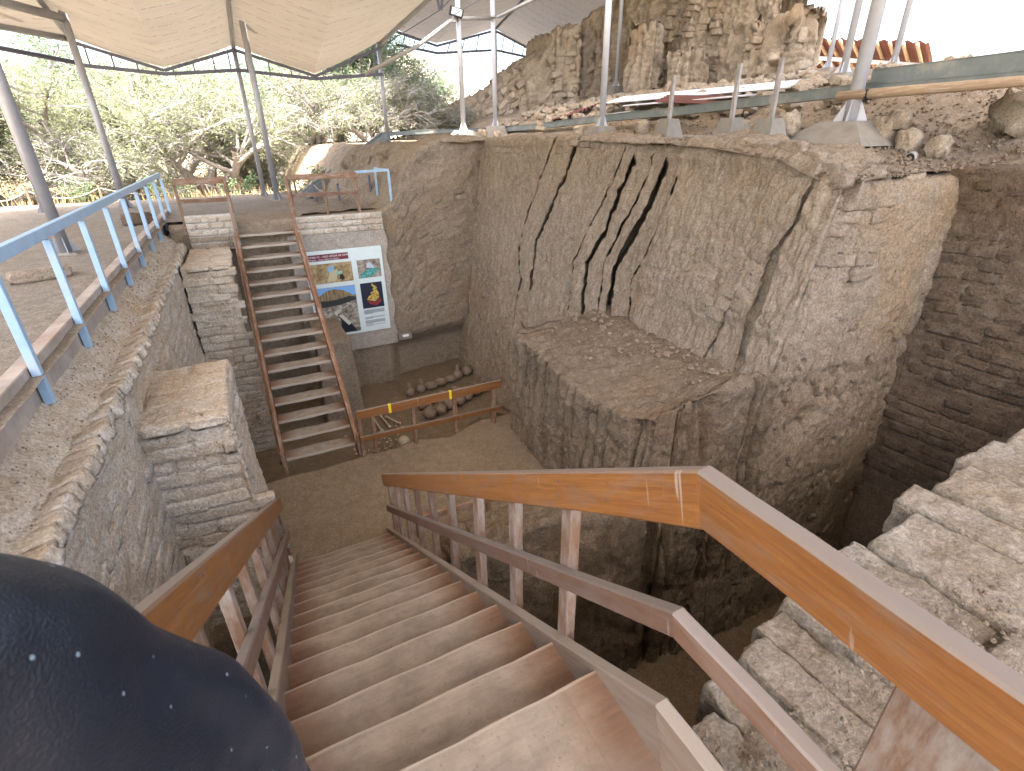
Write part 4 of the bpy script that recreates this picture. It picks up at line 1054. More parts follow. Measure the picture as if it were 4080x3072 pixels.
bone('arm_bone', (1.0, 8.1, -5.1), (1.35, 8.02, -5.1), .016, 'small bone lying crosswise just behind the tomb rail')
skull = thing('skull', 'brown human skull on the tomb floor behind the tomb rail', 'skull', (1.75, 8.1, -5.15))
V, F = lathe_geo([(.001, 0), (.06, .01), (.1, .06), (.115, .12), (.1, .18), (.06, .215), (.001, .23)], 16, (1.75, 8.1, -5.15)); obj('cranium', V, F, M['bone'], skull, smooth=True)
V, F = lathe_geo([(.001, 0), (.05, .005), (.062, .05), (.05, .1), (.001, .11)], 12, (1.74, 8.02, -5.16)); obj('jaw', V, F, M['bone'], skull, smooth=True)
for s in (-1, 1):
    V, F = lathe_geo([(.001, -.018), (.02, -.008), (.02, .008), (.001, .018)], 8, (1.742 + s * .035, 7.985, -5.06)); obj('eye_socket', V, F, M['black'], skull)
mb = MB(); r_ = random.Random(9)
for k in range(70):
    x, y = r_.uniform(.85, 1.9), r_.uniform(8.0, 9.0); a = r_.uniform(0, 6.28); l = r_.uniform(.02, .07)
    mb.tube([(x, y, -5.11), (x + l * math.cos(a), y + l * math.sin(a), -5.1)], r_.uniform(.006, .014), 5)
tag(mb.build('bone_fragments', M['bone'], origin=(1.4, 8.5, -5.1)), 'scatter of small bone fragments on the tomb floor', 'bone fragments', kind='stuff')
# rough stones at the right of the tomb rail
stones = [((3.2, 7.15, -4.75), (.5, .55, .7), 'squarish pale stone lowest at the right end of the tomb rail'), ((3.42, 7.6, -4.45), (.6, .5, .55), 'large rounded pale stone behind the right end of the tomb rail'), ((3.05, 7.5, -4.62), (.34, .4, .5), 'small pale stone beside the large one behind the tomb rail')]
for P_, sz, lb in stones:
    me = BM['straw_adobe'][random.randint(0, 6)].copy(); me.materials[0] = M['adobe_rough']
    o = bpy.data.objects.new('stone', me); COL.objects.link(o); o.location = P_; o.scale = sz; o.rotation_euler = (.1, .12, .5); WL[o.name] = P_
    tag(o, lb, 'stone', 'stones by the tomb')
    o.location.z = -5.15 + sz[2] * .46

# ---- steel columns ---------------------------------------------------------------
def column(x, y, zb, zt, r, label, m='steel', foot=None, fins=True):
    t = thing('steel_column', label, 'column', (x, y, zb), 'roof columns')
    tube('shaft', [(x, y, zb - .05), (x, y, zt)], r, M[m], t, 16)
    if fins:
        for a in (0, 90, 180, 270):
            q = math.radians(a + 20); dx, dy = math.cos(q), math.sin(q); s_ = .005
            V = [(x + dx * r * .8 - dy * s_, y + dy * r * .8 + dx * s_, zb), (x + dx * r * 2.4 - dy * s_, y + dy * r * 2.4 + dx * s_, zb), (x + dx * r * .8 - dy * s_, y + dy * r * .8 + dx * s_, zb + r * 3.2),
                 (x + dx * r * .8 + dy * s_, y + dy * r * .8 - dx * s_, zb), (x + dx * r * 2.4 + dy * s_, y + dy * r * 2.4 - dx * s_, zb), (x + dx * r * .8 + dy * s_, y + dy * r * .8 - dx * s_, zb + r * 3.2)]
            obj('base_fin', V, [(0, 1, 2), (5, 4, 3), (1, 4, 5, 2), (0, 2, 5, 3), (0, 3, 4, 1)], M[m], t)
    if foot:
        b_, tp, h = foot
        V, F = frustum_geo((x, y, zb - h), b_, tp, h)
        obj('footing', V, F, M['concrete'], t)
    return t
def rz(x, y, base=1.42, ): return base + .21 * (14.6 - y)
column(-2.22, 8.73, -1.28, rz(0, 8.73) + .5, .066, 'leaning-looking grey steel column closest on the left terrace', foot=(.22, .1, .1))
column(-2.33, 14.35, -1.28, 2.32, .066, 'grey steel column at the left end of the far roof edge', foot=(.2, .1, .08))
column(-3.72, 14.3, -1.28, 4.2, .06, 'grey steel column farthest left on the terrace', foot=(.2, .1, .08))
column(.76, 14.3, -1.28, 2.9, .062, 'grey steel column standing behind the far stair head', foot=(.2, .1, .08))
column(.54, 15.75, -1.3, 2.02, .05, 'thin grey column just behind the stair head column')
column(4.0, 15.8, -.1, 2.3, .052, 'brown grey column at the right end of the far roof edge', 'steel', foot=(.3, .2, .25))
column(5.7, 14.3, .2, 5.0, .064, 'pale column carrying the floodlight', 'steel_l', foot=(.45, .2, .28))
column(7.2, 15.5, .33, 5.2, .064, 'pale column just right of the floodlight column', 'steel_l', foot=(.3, .2, .3))
column(11.3, 24.1, .4, 4.2, .06, 'thin brown column under the far roof ridge left of the mound', 'steel')
column(7.2, 10.1, .2, 4.6, .064, 'tall pale column behind the cracked wall with a taped shaft', 'steel_l', foot=(.3, .2, .3))
column(7.2, 4.67, .14, 5.2, .082, 'thick pale column on a square concrete footing above the crack', 'steel_l', foot=(.62, .24, .28))
column(13.9, 18.7, 1.75, 9.8, .07, 'pale column on a concrete footing in front of the mound', 'steel_l', foot=(.7, .3, .9))
column(10.4, 7.1, 1.0, 9.8, .062, 'pale column right of the mound in front of the red shelter', 'steel_l', foot=(.25, .2, .5))
column(13.7, 8.2, 1.36, 10.0, .062, 'pale column farthest right of the three before the red shelter', 'steel_l', foot=(.3, .2, .5))
column(14.0, 10.0, 1.5, 5.0, .055, 'white column behind the others beside the mound', 'steel_l', foot=(.3, .2, .5))
column(9.8, 3.85, 1.0, 6.5, .05, 'steel column at the right edge above the wide gutter', 'steel', foot=(.25, .2, .5))

# ---- roof ------------------------------------------------------------------------
def canvas_mat(name='roof_canvas', thin=.13):
    m, nt, b = nmat(name); p = pos(nt)
    sx = nt.nodes.new('ShaderNodeSeparateXYZ'); nt.links.new(p, sx.inputs[0])
    yy = math_(nt, 'ADD', math_(nt, 'MULTIPLY', sx.outputs[1], 2.6), math_(nt, 'MULTIPLY', noise(nt, p, 1.2, 2), .5))
    fr = math_(nt, 'FRACT', yy); ln = ramp(nt, fr, [(.0, (1, 1, 1)), (.09, (0, 0, 0))])
    dash = math_(nt, 'GREATER_THAN', noise(nt, mapping(nt, p, (5, .3, .3)), 1.6, 3), .5)
    base = mix(nt, noise(nt, p, .8, 5, .6), (.29, .25, .2), (.235, .2, .155))
    base = mix(nt, ramp(nt, noise(nt, mapping(nt, p, (.6, 3, 1)), 2, 5, .7), [(.45, (0, 0, 0)), (.75, (.7, .7, .7))]), base, (.2, .165, .13))
    base = mix(nt, math_(nt, 'MULTIPLY', math_(nt, 'MULTIPLY', ln, dash), .85), base, (.09, .075, .06))
    nt.links.new(base, b.inputs['Base Color']); b.inputs['Roughness'].default_value = .8
    tr_ = nt.nodes.new('ShaderNodeBsdfTranslucent'); nt.links.new(base, tr_.inputs['Color'])
    mx = nt.nodes.new('ShaderNodeMixShader'); mx.inputs[0].default_value = thin
    out = nt.nodes['Material Output']
    nt.links.new(b.outputs[0], mx.inputs[1]); nt.links.new(tr_.outputs[0], mx.inputs[2]); nt.links.new(mx.outputs[0], out.inputs['Surface'])
    bump(nt, b, noise(nt, mapping(nt, p, (1, 4, 1)), 3, 4), .2, .03)
    return m
M['canvas'] = canvas_mat(); M['canvas_thin'] = canvas_mat('thin_roof_canvas', .5)
def panel(parent, a0, a1, b0, b1, sag=.10, nu=26, nv=14, m='canvas'):
    """fabric between line a (a0->a1) and line b (b0->b1), sagging between"""
    a0, a1, b0, b1 = map(np.array, (a0, a1, b0, b1)); V = []
    for i in range(nu + 1):
        t = i / nu; A = a0 + (a1 - a0) * t; B = b0 + (b1 - b0) * t
        for j in range(nv + 1):
            u = j / nv; P_ = A * (1 - u) + B * u; P_[2] += sag * math.sin(math.pi * u) * (.6 + .4 * math.sin(t * 3)) + .018 * math.sin(t * 55) * math.sin(math.pi * u); V.append(P_)
    return obj('fabric_panel', V, grid_faces(nu + 1, nv + 1), M[m], parent, smooth=True)
roof = thing('canopy_roof', 'folded tan canvas canopy spanning the pit and the terrace', 'canopy', (1, 6, 3))
YB = -5.0; RS = .21
def rl(x, z, y=15.8): return (x, y, z), (x, YB, z + RS * (y - YB))
lines = [rl(-2.55, 2.03), rl(-1.0, 1.55), rl(.54, 2.06), rl(2.29, 1.54)]
edge = ((4.06, 15.8, 2.33), (8.6, YB, 2.33 + RS * (15.8 - YB)))
ledge = ((-6.0, 13.8, 2.35), (-6.6, YB, 1.75 + RS * (15.8 - YB)))
panel(roof, lines[0][0], lines[0][1], ledge[0], ledge[1], -.05)
lines.append(edge)
for k in range(4):
    a, b_ = lines[k], lines[k + 1]; panel(roof, a[0], a[1], b_[0], b_[1], -.06 if k % 2 == 0 else -.06)
# ridge, valley and edge pipes
for (a, b_), r_p in zip(lines, (.05, .012, .05, .012, .05)):
    if r_p > .03: tube('ridge_beam', [(a[0], a[1], a[2] - .07), (b_[0], b_[1], b_[2] - .07)], r_p, M['steel'], roof, 10)
# eave truss
et = thing('roof_truss', 'dark steel eave truss along the far edge of the canvas roof', 'truss', (.7, 14.5, 1.4))
top = [(-2.55, 1.94), (-1.0, 1.48), (.54, 1.95), (2.29, 1.47), (4.03, 2.17)]
bot = [(-2.6, 1.53), (-1.0, 1.41), (.54, 1.54), (2.29, 1.41), (4.03, 1.57)]
for L_, w in ((top, .05), (bot, .055)):
    for (x0, z0), (x1, z1) in zip(L_[:-1], L_[1:]): beam('chord', (x0, 15.7, z0), (x1, 15.7, z1), w, w * 1.3, M['truss'], et)
for k in range(4):
    for t in (.12, .4, .68, .9):
        x = top[k][0] + (top[k + 1][0] - top[k][0]) * t
        z1 = np.interp(x, [q_[0] for q_ in top], [q_[1] for q_ in top]); z0 = np.interp(x, [q_[0] for q_ in bot], [q_[1] for q_ in bot])
        if z1 - z0 > .08: beam('web', (x, 15.7, z0), (x, 15.7, z1), .028, .028, M['truss'], et, up=(0, 1, 0))
# left edge pipe work (eave beam running back over the left columns)
lp = thing('pipe_frame', 'grey pipe frame along the left edge of the canopy', 'pipe frame', (-2.4, 12, 2))
tube('edge_pipe', [(-2.5, 15.7, 1.98), (-4.2, 14.8, 2.13), (-6.0, 13.8, 2.3)], .06, M['steel'], lp)
tube('edge_pipe', [(-2.5, 15.7, 1.55), (-4.2, 14.8, 1.78), (-6.0, 13.8, 2.05)], .045, M['truss'], lp)
tube('brace', [(-2.36, 14.3, 2.15), (-3.6, 13.2, 2.3), (-5.4, 11.6, 2.7)], .075, M['steel'], lp)
tube('brace', [(-3.4, 13.3, 2.28), (-5.0, 13.6, 2.0)], .04, M['truss'], lp)
# added high canopy, out of view: blocks sun at the right, passes soft light
shade_roof = thing('canopy_roof', 'unseen high tan canvas canopy added to block sun over the mound', 'canopy', (12, 15, 7))
L3 = [((x, 23.0, z), (x, -1.0, z + .6)) for x, z in ((3.2, 9.7), (5.8, 9.2), (8.4, 9.8), (11.0, 9.3), (13.6, 9.8), (16.4, 9.3))]
for k in range(5): panel(shade_roof, L3[k][0], L3[k][1], L3[k + 1][0], L3[k + 1][1], -.06, m='canvas_thin')
for k in (0, 2, 4): tube('ridge_beam', [tuple(np.array(L3[k][0]) - [0, 0, .08]), tuple(np.array(L3[k][1]) - [0, 0, .08])], .05, M['truss'], shade_roof)
# second, higher canopy behind
roof2 = thing('canopy_roof', 'second tan canvas canopy over the mound, behind the floodlight column', 'canopy', (9, 18, 3.5))
def rl2(x, z, y=24.2): return (x * 1.195, y, z * 1.195), (x * 1.195, 13.5, z * 1.195 + RS * (y - 13.5))
L2 = [rl2(3.3, 2.95), rl2(5.75, 3.36), rl2(7.2, 3.02), rl2(9.45, 3.6), rl2(11.15, 3.02), rl2(13.5, 3.7), rl2(15.5, 3.3)]
for k in range(0, 5): panel(roof2, L2[k][0], L2[k][1], L2[k + 1][0], L2[k + 1][1], -.08, m='canvas_thin')
for k in (1, 3): tube('ridge_beam', [tuple(np.array(L2[k][0]) - [0, 0, .08]), tuple(np.array(L2[k][1]) - [0, 0, .08])], .05, M['truss'], roof2)
et2 = thing('roof_truss', 'steel eave truss of the second canopy above the mound shoulder', 'truss', (9, 20.2, 2.8))
top2 = [(q_[0][0], q_[0][2] - .1) for q_ in L2[1:]]; bot2 = [(q_[0] * 1.195, q_[1] * 1.195) for q_ in [(5.75, 2.9), (7.2, 2.72), (9.45, 2.92), (11.15, 2.72), (13.5, 2.9), (15.5, 2.7)]]
for L_ in (top2, bot2):
    for (x0, z0), (x1, z1) in zip(L_[:-1], L_[1:]): beam('chord', (x0, 24.15, z0), (x1, 24.15, z1), .06, .09, M['truss'], et2)
for k in range(4):
    for t in (.2, .45, .7):
        x = top2[k][0] + (top2[k + 1][0] - top2[k][0]) * t
        z1 = np.interp(x, [q_[0] for q_ in top2], [q_[1] for q_ in top2]); z0 = np.interp(x, [q_[0] for q_ in bot2], [q_[1] for q_ in bot2])
        beam('web', (x - .1, 24.15, z0), (x + .05, 24.15, z1), .04, .04, M['truss'], et2, up=(0, 1, 0))
# rain pipe and floodlight
rp = thing('rain_pipe', 'grey rain pipe crossing between the two pale columns under the canopy', 'pipe', (5, 14.5, 2))
tube('pipe', [(3.3, 14.6, 1.45), (4.6, 14.3, 2.05), (5.42, 14.2, 2.58), (5.62, 14.2, 2.66), (7.1, 15.4, 2.95), (7.3, 15.3, 3.0), (7.7, 12.5, 3.2), (8.6, 10.0, 3.7)], .045, M['pvc'], rp, 12)
for P_ in ((5.55, 14.2, 2.63), (7.15, 15.42, 2.96)): V, F = lathe_geo([(.055, -.06), (.055, .06)], 12, P_); obj('pipe_joint', V, F, M['pvc'], rp)
fl = thing('floodlight', 'small black floodlight clamped to the pale column', 'floodlight', (5.55, 14.1, 2.75))
beam('housing', (5.4, 14.1, 2.8), (5.72, 14.05, 2.72), .07, .2, M['black'], fl, up=(0, -.3, 1))
beam('lens', (5.44, 14.055, 2.79), (5.68, 14.01, 2.735), .01, .14, M['lampglass'], fl, up=(0, -.3, 1))
tube('bracket', [(5.6, 14.14, 2.66), (5.66, 14.25, 2.6)], .015, M['black'], fl)
for (x, y, z, n_) in ((4.55, 12.4, 2.45, 'left'), (6.6, 12.4, 3.3, 'right')):
    sp = thing('suspension_strut', f'{n_} V-shaped steel strut hanging under the canopy with its stay cable', 'strut', (x, y, z))
    for s in (-1, 1): beam('strut_leg', (x + s * .1, y, z + .42), (x + s * .02, y, z), .035, .05, M['truss'], sp)
    tube('stay_cable', [(x, y, z), (x + .9, y, z + .75)], .008, M['truss'], sp, 6); tube('stay_cable', [(x, y, z), (x - 1.4, y + 1.2, z - .75)], .008, M['truss'], sp, 6)
# roof truss beyond the mound at the upper right
ut = thing('roof_truss', 'dark steel truss against the sky above the right end of the mound', 'truss', (15, 12, 3.4))
A_, B_ = Vector((17.0, 14.3, 4.0)), Vector((12.4, 8.4, 3.1))
for dz in (0, .42): beam('chord', A_ + Vector((0, 0, dz)), B_ + Vector((0, 0, dz)), .06, .08, M['truss'], ut)
for k in range(8):
    a, b_ = A_.lerp(B_, k / 8), A_.lerp(B_, (k + 1) / 8); beam('web', a + Vector((0, 0, .42 * (k % 2))), b_ + Vector((0, 0, .42 * ((k + 1) % 2))), .03, .03, M['truss'], ut)
beam('purlin', (19, 13.5, 4.4), (12.6, 8.6, 3.55), .05, .06, M['truss'], ut)
# ---- gutter, sheets, posts on the upper ground -------------------------------------
def channel(name, pts, w, h, m, parent=None, th=.006):
    """open U channel along pts (points at the centre of the bottom)"""
    pts = [Vector(p) for p in pts]; V, F, U = [], [], []
    prof = [(-w / 2 - .02, h), (-w / 2, h), (-w / 2, 0), (w / 2, 0), (w / 2, h), (w / 2 + .02, h)]
    prof2 = [(w / 2 + .02, h - th), (w / 2 + th, h - th), (w / 2 + th, -th), (-w / 2 - th, -th), (-w / 2 - th, h - th), (-w / 2 - .02, h - th)]
    pr_ = prof + prof2; n = len(pr_)
    for i, p in enumerate(pts):
        d = (pts[min(i + 1, len(pts) - 1)] - pts[max(i - 1, 0)]).normalized(); s = d.cross(Vector((0, 0, 1))).normalized(); u = s.cross(d)
        for (a, b_) in pr_: V.append(tuple(p + s * a + u * b_)); U.append((i, a))
    for i in range(len(pts) - 1):
        for k in range(n): k2 = (k + 1) % n; F.append((i * n + k, i * n + k2, (i + 1) * n + k2, (i + 1) * n + k))
    F.append(tuple(range(n - 1, -1, -1))); F.append(tuple((len(pts) - 1) * n + k for k in range(n)))
    return obj(name, V, F, m, parent, uv=U, origin=None if parent else tuple(pts[0]))
gt = thing('gutter', 'long grey metal rain gutter propped on stones above the cracked wall', 'gutter', (7.6, 8, .2))
for a, b_ in (((7.55, 17.2, .12), (7.6, 12.4, .24)), ((7.6, 12.5, .25), (7.62, 8.3, .35)), ((7.62, 8.4, .34), (7.62, 4.6, .46))):
    channel('gutter_length', [a, tuple((np.array(a) + b_) / 2 + [0, 0, .01]), b_], .16, .13, M['gutter'], gt)
g3 = thing('gutter', 'wide grey metal gutter at the right, lying above the log', 'gutter', (7.7, 3.5, .5))
channel('gutter_length', [(7.66, 4.75, .47), (7.75, 3.4, .50), (7.9, 1.6, .56)], .24, .26, M['gutter'], g3)
channel('gutter_length', [(7.5, 4.75, .44), (7.58, 3.4, .445), (7.7, 1.6, .47)], .1, .12, M['gutter'], g3)
g4 = thing('gutter', 'dark grey metal gutter running down the slope beside the hump', 'gutter', (3.5, 15.6, -.5))
channel('gutter_length', [(1.5, 14.9, -1.32), (2.6, 15.3, -.72), (4.0, 15.9, .05)], .26, .16, M['gutter'], g4)
channel('gutter_length', [(3.85, 16.0, .08), (5.4, 16.2, .16), (7.4, 16.8, .2)], .3, .1, M['gutter'], g4)
# stones and broken adobes around it
BM['rock'] = brick_meshes(M['brick_mound'], 9, .075, 3, .32)
def rock(P_, sz, label, mk='brick', rotz=None, name='stone', cat='stone', grp='loose stones on the upper ground', n=None):
    me = random.choice(BM['rock' if mk == 'brick_mound' else mk]); o = bpy.data.objects.new(name, me); COL.objects.link(o)
    o.location = P_; o.scale = sz; o.rotation_euler = (random.gauss(0, .08), random.gauss(0, .08), random.uniform(0, 3) if rotz is None else rotz); WL[o.name] = tuple(P_)
    return tag(o, label, cat, grp)
def gz(x, y): return float(H(x, y))
for k, (x, y, w, h) in enumerate([(7.0, 12.4, .2, .12), (7.0, 12.4, .24, .1), (7.0, 12.42, .17, .13), (7.02, 12.4, .2, .12)]):
    rock((x, y, gz(x, y) + .06 + .13 * k), (w, w * .9, h * 1.1), ('lowest', 'second', 'third', 'topmost')[k] + ' adobe lump in the small stack propping the gutter', 'brick_mound', grp='stacked adobe lumps')
for k, (x, y, s, lb) in enumerate([
        (6.2, 14.2, .26, 'adobe lump beside the footing of the floodlight column'), (6.55, 14.0, .2, 'small adobe lump near the floodlight column'),
        (7.15, 10.9, .24, 'adobe lump left of the taped column'), (7.3, 8.9, .28, 'tall adobe lump under the gutter right of the taped column'), (7.25, 8.2, .3, 'round adobe lump under the gutter left of the first post'),
        (7.2, 6.4, .28, 'squarish dark adobe lump between the first and second posts'), (7.2, 5.55, .22, 'small upright adobe lump between the second and third posts'),
        (6.65, 5.15, .28, 'brown lump lodged behind the third post under the gutter'),
        (7.35, 4.3, .34, 'large adobe block right of the thick column'), (7.3, 3.95, .26, 'cubic adobe block under the log'), (7.35, 4.15, .22, 'adobe block on top of the pile under the log'), (7.4, 3.65, .24, 'outermost adobe block of the pile under the log'),
        (8.15, 3.3, .46, 'big brown clod at the right edge under the log')]):
    zz = gz(x, y) + s * .42 + (.2 if 'on top' in lb else 0) + (.12 if 'lodged' in lb else 0)
    rock((x, y, zz), (s, s * .85, s * .95), lb, 'brick_mound')
for k, (y, x, hgt, lb) in enumerate([(7.08, 6.35, .84, 'weathered post in a concrete block nearest the taped column'), (5.82, 6.35, .86, 'middle of the three weathered posts set in concrete blocks'), (5.13, 6.3, .85, 'weathered post in a concrete block nearest the thick column')]):
    t = thing('post', lb, 'post', (x, y, gz(x, y)), 'posts in concrete blocks')
    V, F = frustum_geo((x, y, gz(x, y) - .04), .19, .105, .34); obj('concrete_block', V, F, M['concrete'], t)
    beam('shaft', (x, y, gz(x, y) + .2), (x, y, hgt), .05, .06, M['greypost'], t, up=(0, 1, 0))
# corrugated sheets lying behind the gutter
def corr(name, p0, p1, wdir, w, m, label, amp=.02, n=9, grp='metal sheets on the upper ground'):
    p0, p1, wd = Vector(p0), Vector(p1), Vector(wdir).normalized(); V = []
    up = (p1 - p0).cross(wd).normalized(); up = up if up.z > 0 else -up
    nu, nv = 6, n * 6
    for s in (0, -.006):
        for i in range(nu + 1):
            for j in range(nv + 1):
                c = p0.lerp(p1, i / nu) + wd * (w * j / nv) + up * (amp * math.sin(j / nv * n * 2 * math.pi) + s); V.append(tuple(c))
    F = grid_faces(nu + 1, nv + 1); k = (nu + 1) * (nv + 1); F = F + [tuple(q_ + k for q_ in f[::-1]) for f in F]
    return tag(obj(name, V, F, m, origin=tuple(p0)), label, 'metal sheet', grp)
corr('metal_sheet', (8.2, 11.4, .72), (8.75, 6.9, .72), (1, .1, .25), .6, M['sheet_w'], 'long white metal sheet lying behind the gutter')
corr('metal_sheet', (8.1, 10.6, .62), (8.3, 7.4, .62), (1, 0, .1), .3, M['sheet_w'], 'narrow white metal sheet under the long one', .012)
corr('metal_sheet', (7.9, 9.3, .62), (8.3, 7.6, .50), (1, .1, .35), .42, M['sheet_r'], 'rust red corrugated sheet lying against the white sheets', .025, 5)
corr('metal_sheet', (8.0, 13.6, .42), (8.2, 12.5, .58), (1, .2, .3), .7, M['sheet_r'], 'dark red corrugated sheet leaning behind the adobe stack', .025, 5)
corr('metal_sheet', (7.95, 12.4, .40), (8.1, 10.4, .5), (1, 0, .1), .5, M['sheet_w'], 'grey metal sheet between the adobe stack and the taped column', .01)
for o in S.objects:
    if False and o.name.startswith('metal_sheet'):   # lay each sheet on the slope
        zmin = min((o.matrix_basis @ v.co).z - gz((o.matrix_basis @ v.co).x, (o.matrix_basis @ v.co).y) for v in list(o.data.vertices)[::7]); o.location.z -= max(0, zmin - .02)
lg = thing('log', 'pale debarked log lashed to the thick column', 'log', (7.2, 4.4, .4))
tube('trunk', [(7.12, 4.86, .43), (7.2, 4.2, .44), (7.3, 3.4, .45), (7.55, 2.2, .48), (7.8, 1.2, .5)], [.055, .056, .053, .05, .05], M['timber'], lg, 12)
V, F = lathe_geo([(.062, -.02), (.062, .02)], 12, (0, 0, 0)); o = obj('lashing', np.array(V) @ np.array([[1, 0, 0], [0, 0, -1], [0, 1, 0]]) + [7.17, 4.5, .435], F, M['black'], lg)
tag(tube('hose', [(7.0, 10.6, gz(7, 10.6) + .03), (6.6, 9.6, gz(6.6, 9.6) + .03), (6.5, 8.4, gz(6.5, 8.4) + .03), (6.7, 7.2, gz(6.7, 7.2) + .03), (6.9, 6.6, gz(6.9, 6.6) + .03)], .018, M['pvc'], n=8), 'grey hose lying on the upper ground before the first post', 'hose')
tag(beam('board', (6.0, 4.15, gz(6, 4.15) + .03), (6.35, 3.85, gz(6.3, 3.85) + .04), .09, .025, M['greypost']), 'short pale board lying near the lip of the cracked wall', 'board')
tag(beam('board', (7.1, 5.05, gz(7.1, 5.05) + .05), (7.45, 4.75 + .2, gz(7.4, 4.9) + .05), .2, .06, M['greypost']), 'thick grey board lying left of the thick column footing', 'board')
pp = thing('plastic_pipe', 'broken end of a grey plastic pipe sticking from the dirt', 'pipe', (7.15, 3.75, -.2))
Vp, Fp = [], []
nn = 16
for i, (r, a) in enumerate([(.06, 0), (.06, .25), (.052, .25), (.052, 0)]):
    for k in range(nn):
        q_ = 2 * math.pi * k / nn; Vp.append((7.0 + a * .8, 3.72 + r * math.cos(q_) + a * .3, gz(7.1, 3.72) + .02 + r * math.sin(q_) + a * .05))
for i in range(4):
    for k in range(nn): Fp.append((i * nn + k, i * nn + (k + 1) % nn, ((i + 1) % 4) * nn + (k + 1) % nn, ((i + 1) % 4) * nn + k))
obj('pipe_wall', Vp, Fp, M['pvc'], pp, smooth=True)
mb = MB(); r_ = random.Random(13)
for k in range(420):      # rubble between the gutter and the mound: lumps too many to tell apart
    x = r_.uniform(7.9, 12); y = r_.uniform(5, 18); s = r_.uniform(.04, .16)
    if y > 19 - .25 * x: continue
    V, F = lathe_geo([(s * .5, -s * .5), (s * 1.0, -s * .1), (s * .85, s * .4), (s * .3, s * .6)], 7, (x, y, gz(x, y) + .1))
    V = [(a + r_.gauss(0, s * .16), b_ + r_.gauss(0, s * .16), c + r_.gauss(0, s * .14)) for a, b_, c in V]; mb.add(V, F + [(21, 22, 23, 24, 25, 26, 27)])
tag(mb.build('rubble', M['brick_mound'], origin=(10, 10, .5)), 'scattered adobe rubble between the gutter and the mound', 'rubble', kind='stuff')
mb = MB()
for k in range(170):
    x = 4.75 - abs(r_.gauss(0, .5)); y = r_.uniform(3.4, 6.4); s = r_.uniform(.008, .03) * (1.8 if x > 4.2 else 1)
    V, F = lathe_geo([(s * .5, -s * .5), (s * 1.0, -s * .1), (s * .5, s * .5)], 5, (x, y, -2.46 - .13 * (4.75 - x) / 1.5 + .01 * math.sin(x * 9)))
    V = [(a + r_.gauss(0, s * .2), b_ + r_.gauss(0, s * .2), c + r_.gauss(0, s * .2)) for a, b_, c in V]; mb.add(V, F + [(10, 11, 12, 13, 14)])
tag(mb.build('clods', M['adobe'], origin=(4, 5, -2.5)), 'crumbled clods lying on top of the earth bench', 'clods', kind='stuff')
# pebbles over the upper ground: too many to count
mb = MB(); r_ = random.Random(3)
for k in range(4200):
    x = r_.uniform(5.2, 9.5); y = r_.uniform(1.2, 11) if r_.random() < .5 else r_.uniform(1.2, 5)
    if y < 3.2 and x < 7.25: continue
    s = r_.uniform(.008, .03) * (1.6 if r_.random() < .06 else 1)
    z = gz(x, y) + .03; a = r_.uniform(0, 6)
    V = [(x + s * math.cos(a + t) * r_.uniform(.7, 1.2), y + s * math.sin(a + t) * r_.uniform(.7, 1.2), z + r_.uniform(-.3, .2) * s) for t in (0, 1.57, 3.14, 4.71)] + [(x, y, z + s * .8), (x, y, z - s)]
    mb.add(V, [(0, 1, 4), (1, 2, 4), (2, 3, 4), (3, 0, 4), (1, 0, 5), (2, 1, 5), (3, 2, 5), (0, 3, 5)])
tag(mb.build('pebbles', M['brick'], origin=(7, 4, 0)), 'loose pebbles and crumbs of adobe strewn over the upper ground', 'pebbles', kind='stuff')
mb = MB()
for k in range(700):
    x = r_.uniform(-1.38, -1.2); y = r_.uniform(1.5, 11); s = r_.uniform(.003, .009)
    zg = -1.47 - .24 * (x + 1.43) / .33 + .012
    V = [(x + s * math.cos(t) * r_.uniform(.7, 1.2), y + s * math.sin(t), zg) for t in (0, 1.57, 3.14, 4.71)] + [(x, y, zg + s * .8), (x, y, zg - s)]
    mb.add(V, [(0, 1, 4), (1, 2, 4), (2, 3, 4), (3, 0, 4), (1, 0, 5), (2, 1, 5), (3, 2, 5), (0, 3, 5)])
tag(mb.build('ledge_grit', M['straw_adobe'], origin=(-1.2, 5, -1.55)), 'pale grit lying along the ledge below the curb', 'grit', kind='stuff')
tag(rock((-2.35, 7.6, -1.26), (.5, .2, .12), 'flat earth lump on the left terrace behind the curb', 'brick', .9, 'earth_lump', 'earth lump', None) if False else rock((-2.1, 7.1, -1.25), (.5, .2, .13), 'long flat earth lump on the left terrace behind the curb', 'brick', .5, 'earth_lump', 'earth lump', None))
tag(rock((-1.75, 11.4, -1.22), (.4, .3, .2), 'dark earth lump on the terrace near the far end of the blue railing', 'brick_dark', .5, 'earth_lump', 'earth lump', None))

# ---- rope fence ----------------------------------------------------------------------
rf = thing('rope_fence', 'low rope fence on brown posts along the terrace edge before the trees', 'fence', (-1, 16.4, -1.3))
rp_ = [(-7.2, 16.6), (-5.6, 16.6), (-4.5, 16.5), (-3.1, 16.5), (-.87, 16.4), (1.35, 16.0)]
for x, y in rp_: beam('post', (x, y, -1.4), (x, y, -.92), .05, .05, M['stairwood'], rf, up=(0, 1, 0))
for (x0, y0), (x1, y1) in zip(rp_[:-1], rp_[1:]):
    tube('rope', [(x0 + (x1 - x0) * t, y0 + (y1 - y0) * t, -.98 - .9 * t * (1 - t) * .9) for t in np.linspace(0, 1, 11)], .014, M['rope'], rf, 6)
rf2 = thing('rope_fence', 'short rope fence on dark posts behind the right guard rail', 'fence', (2, 12.3, -1.3))
rp2 = [(1.55, 13.6), (2.0, 12.9), (2.62, 12.4)]
for x, y in rp2: beam('post', (x, y, gz(x, y) - .1), (x, y, gz(x, y) + .42), .05, .05, M['truss'], rf2, up=(0, 1, 0))
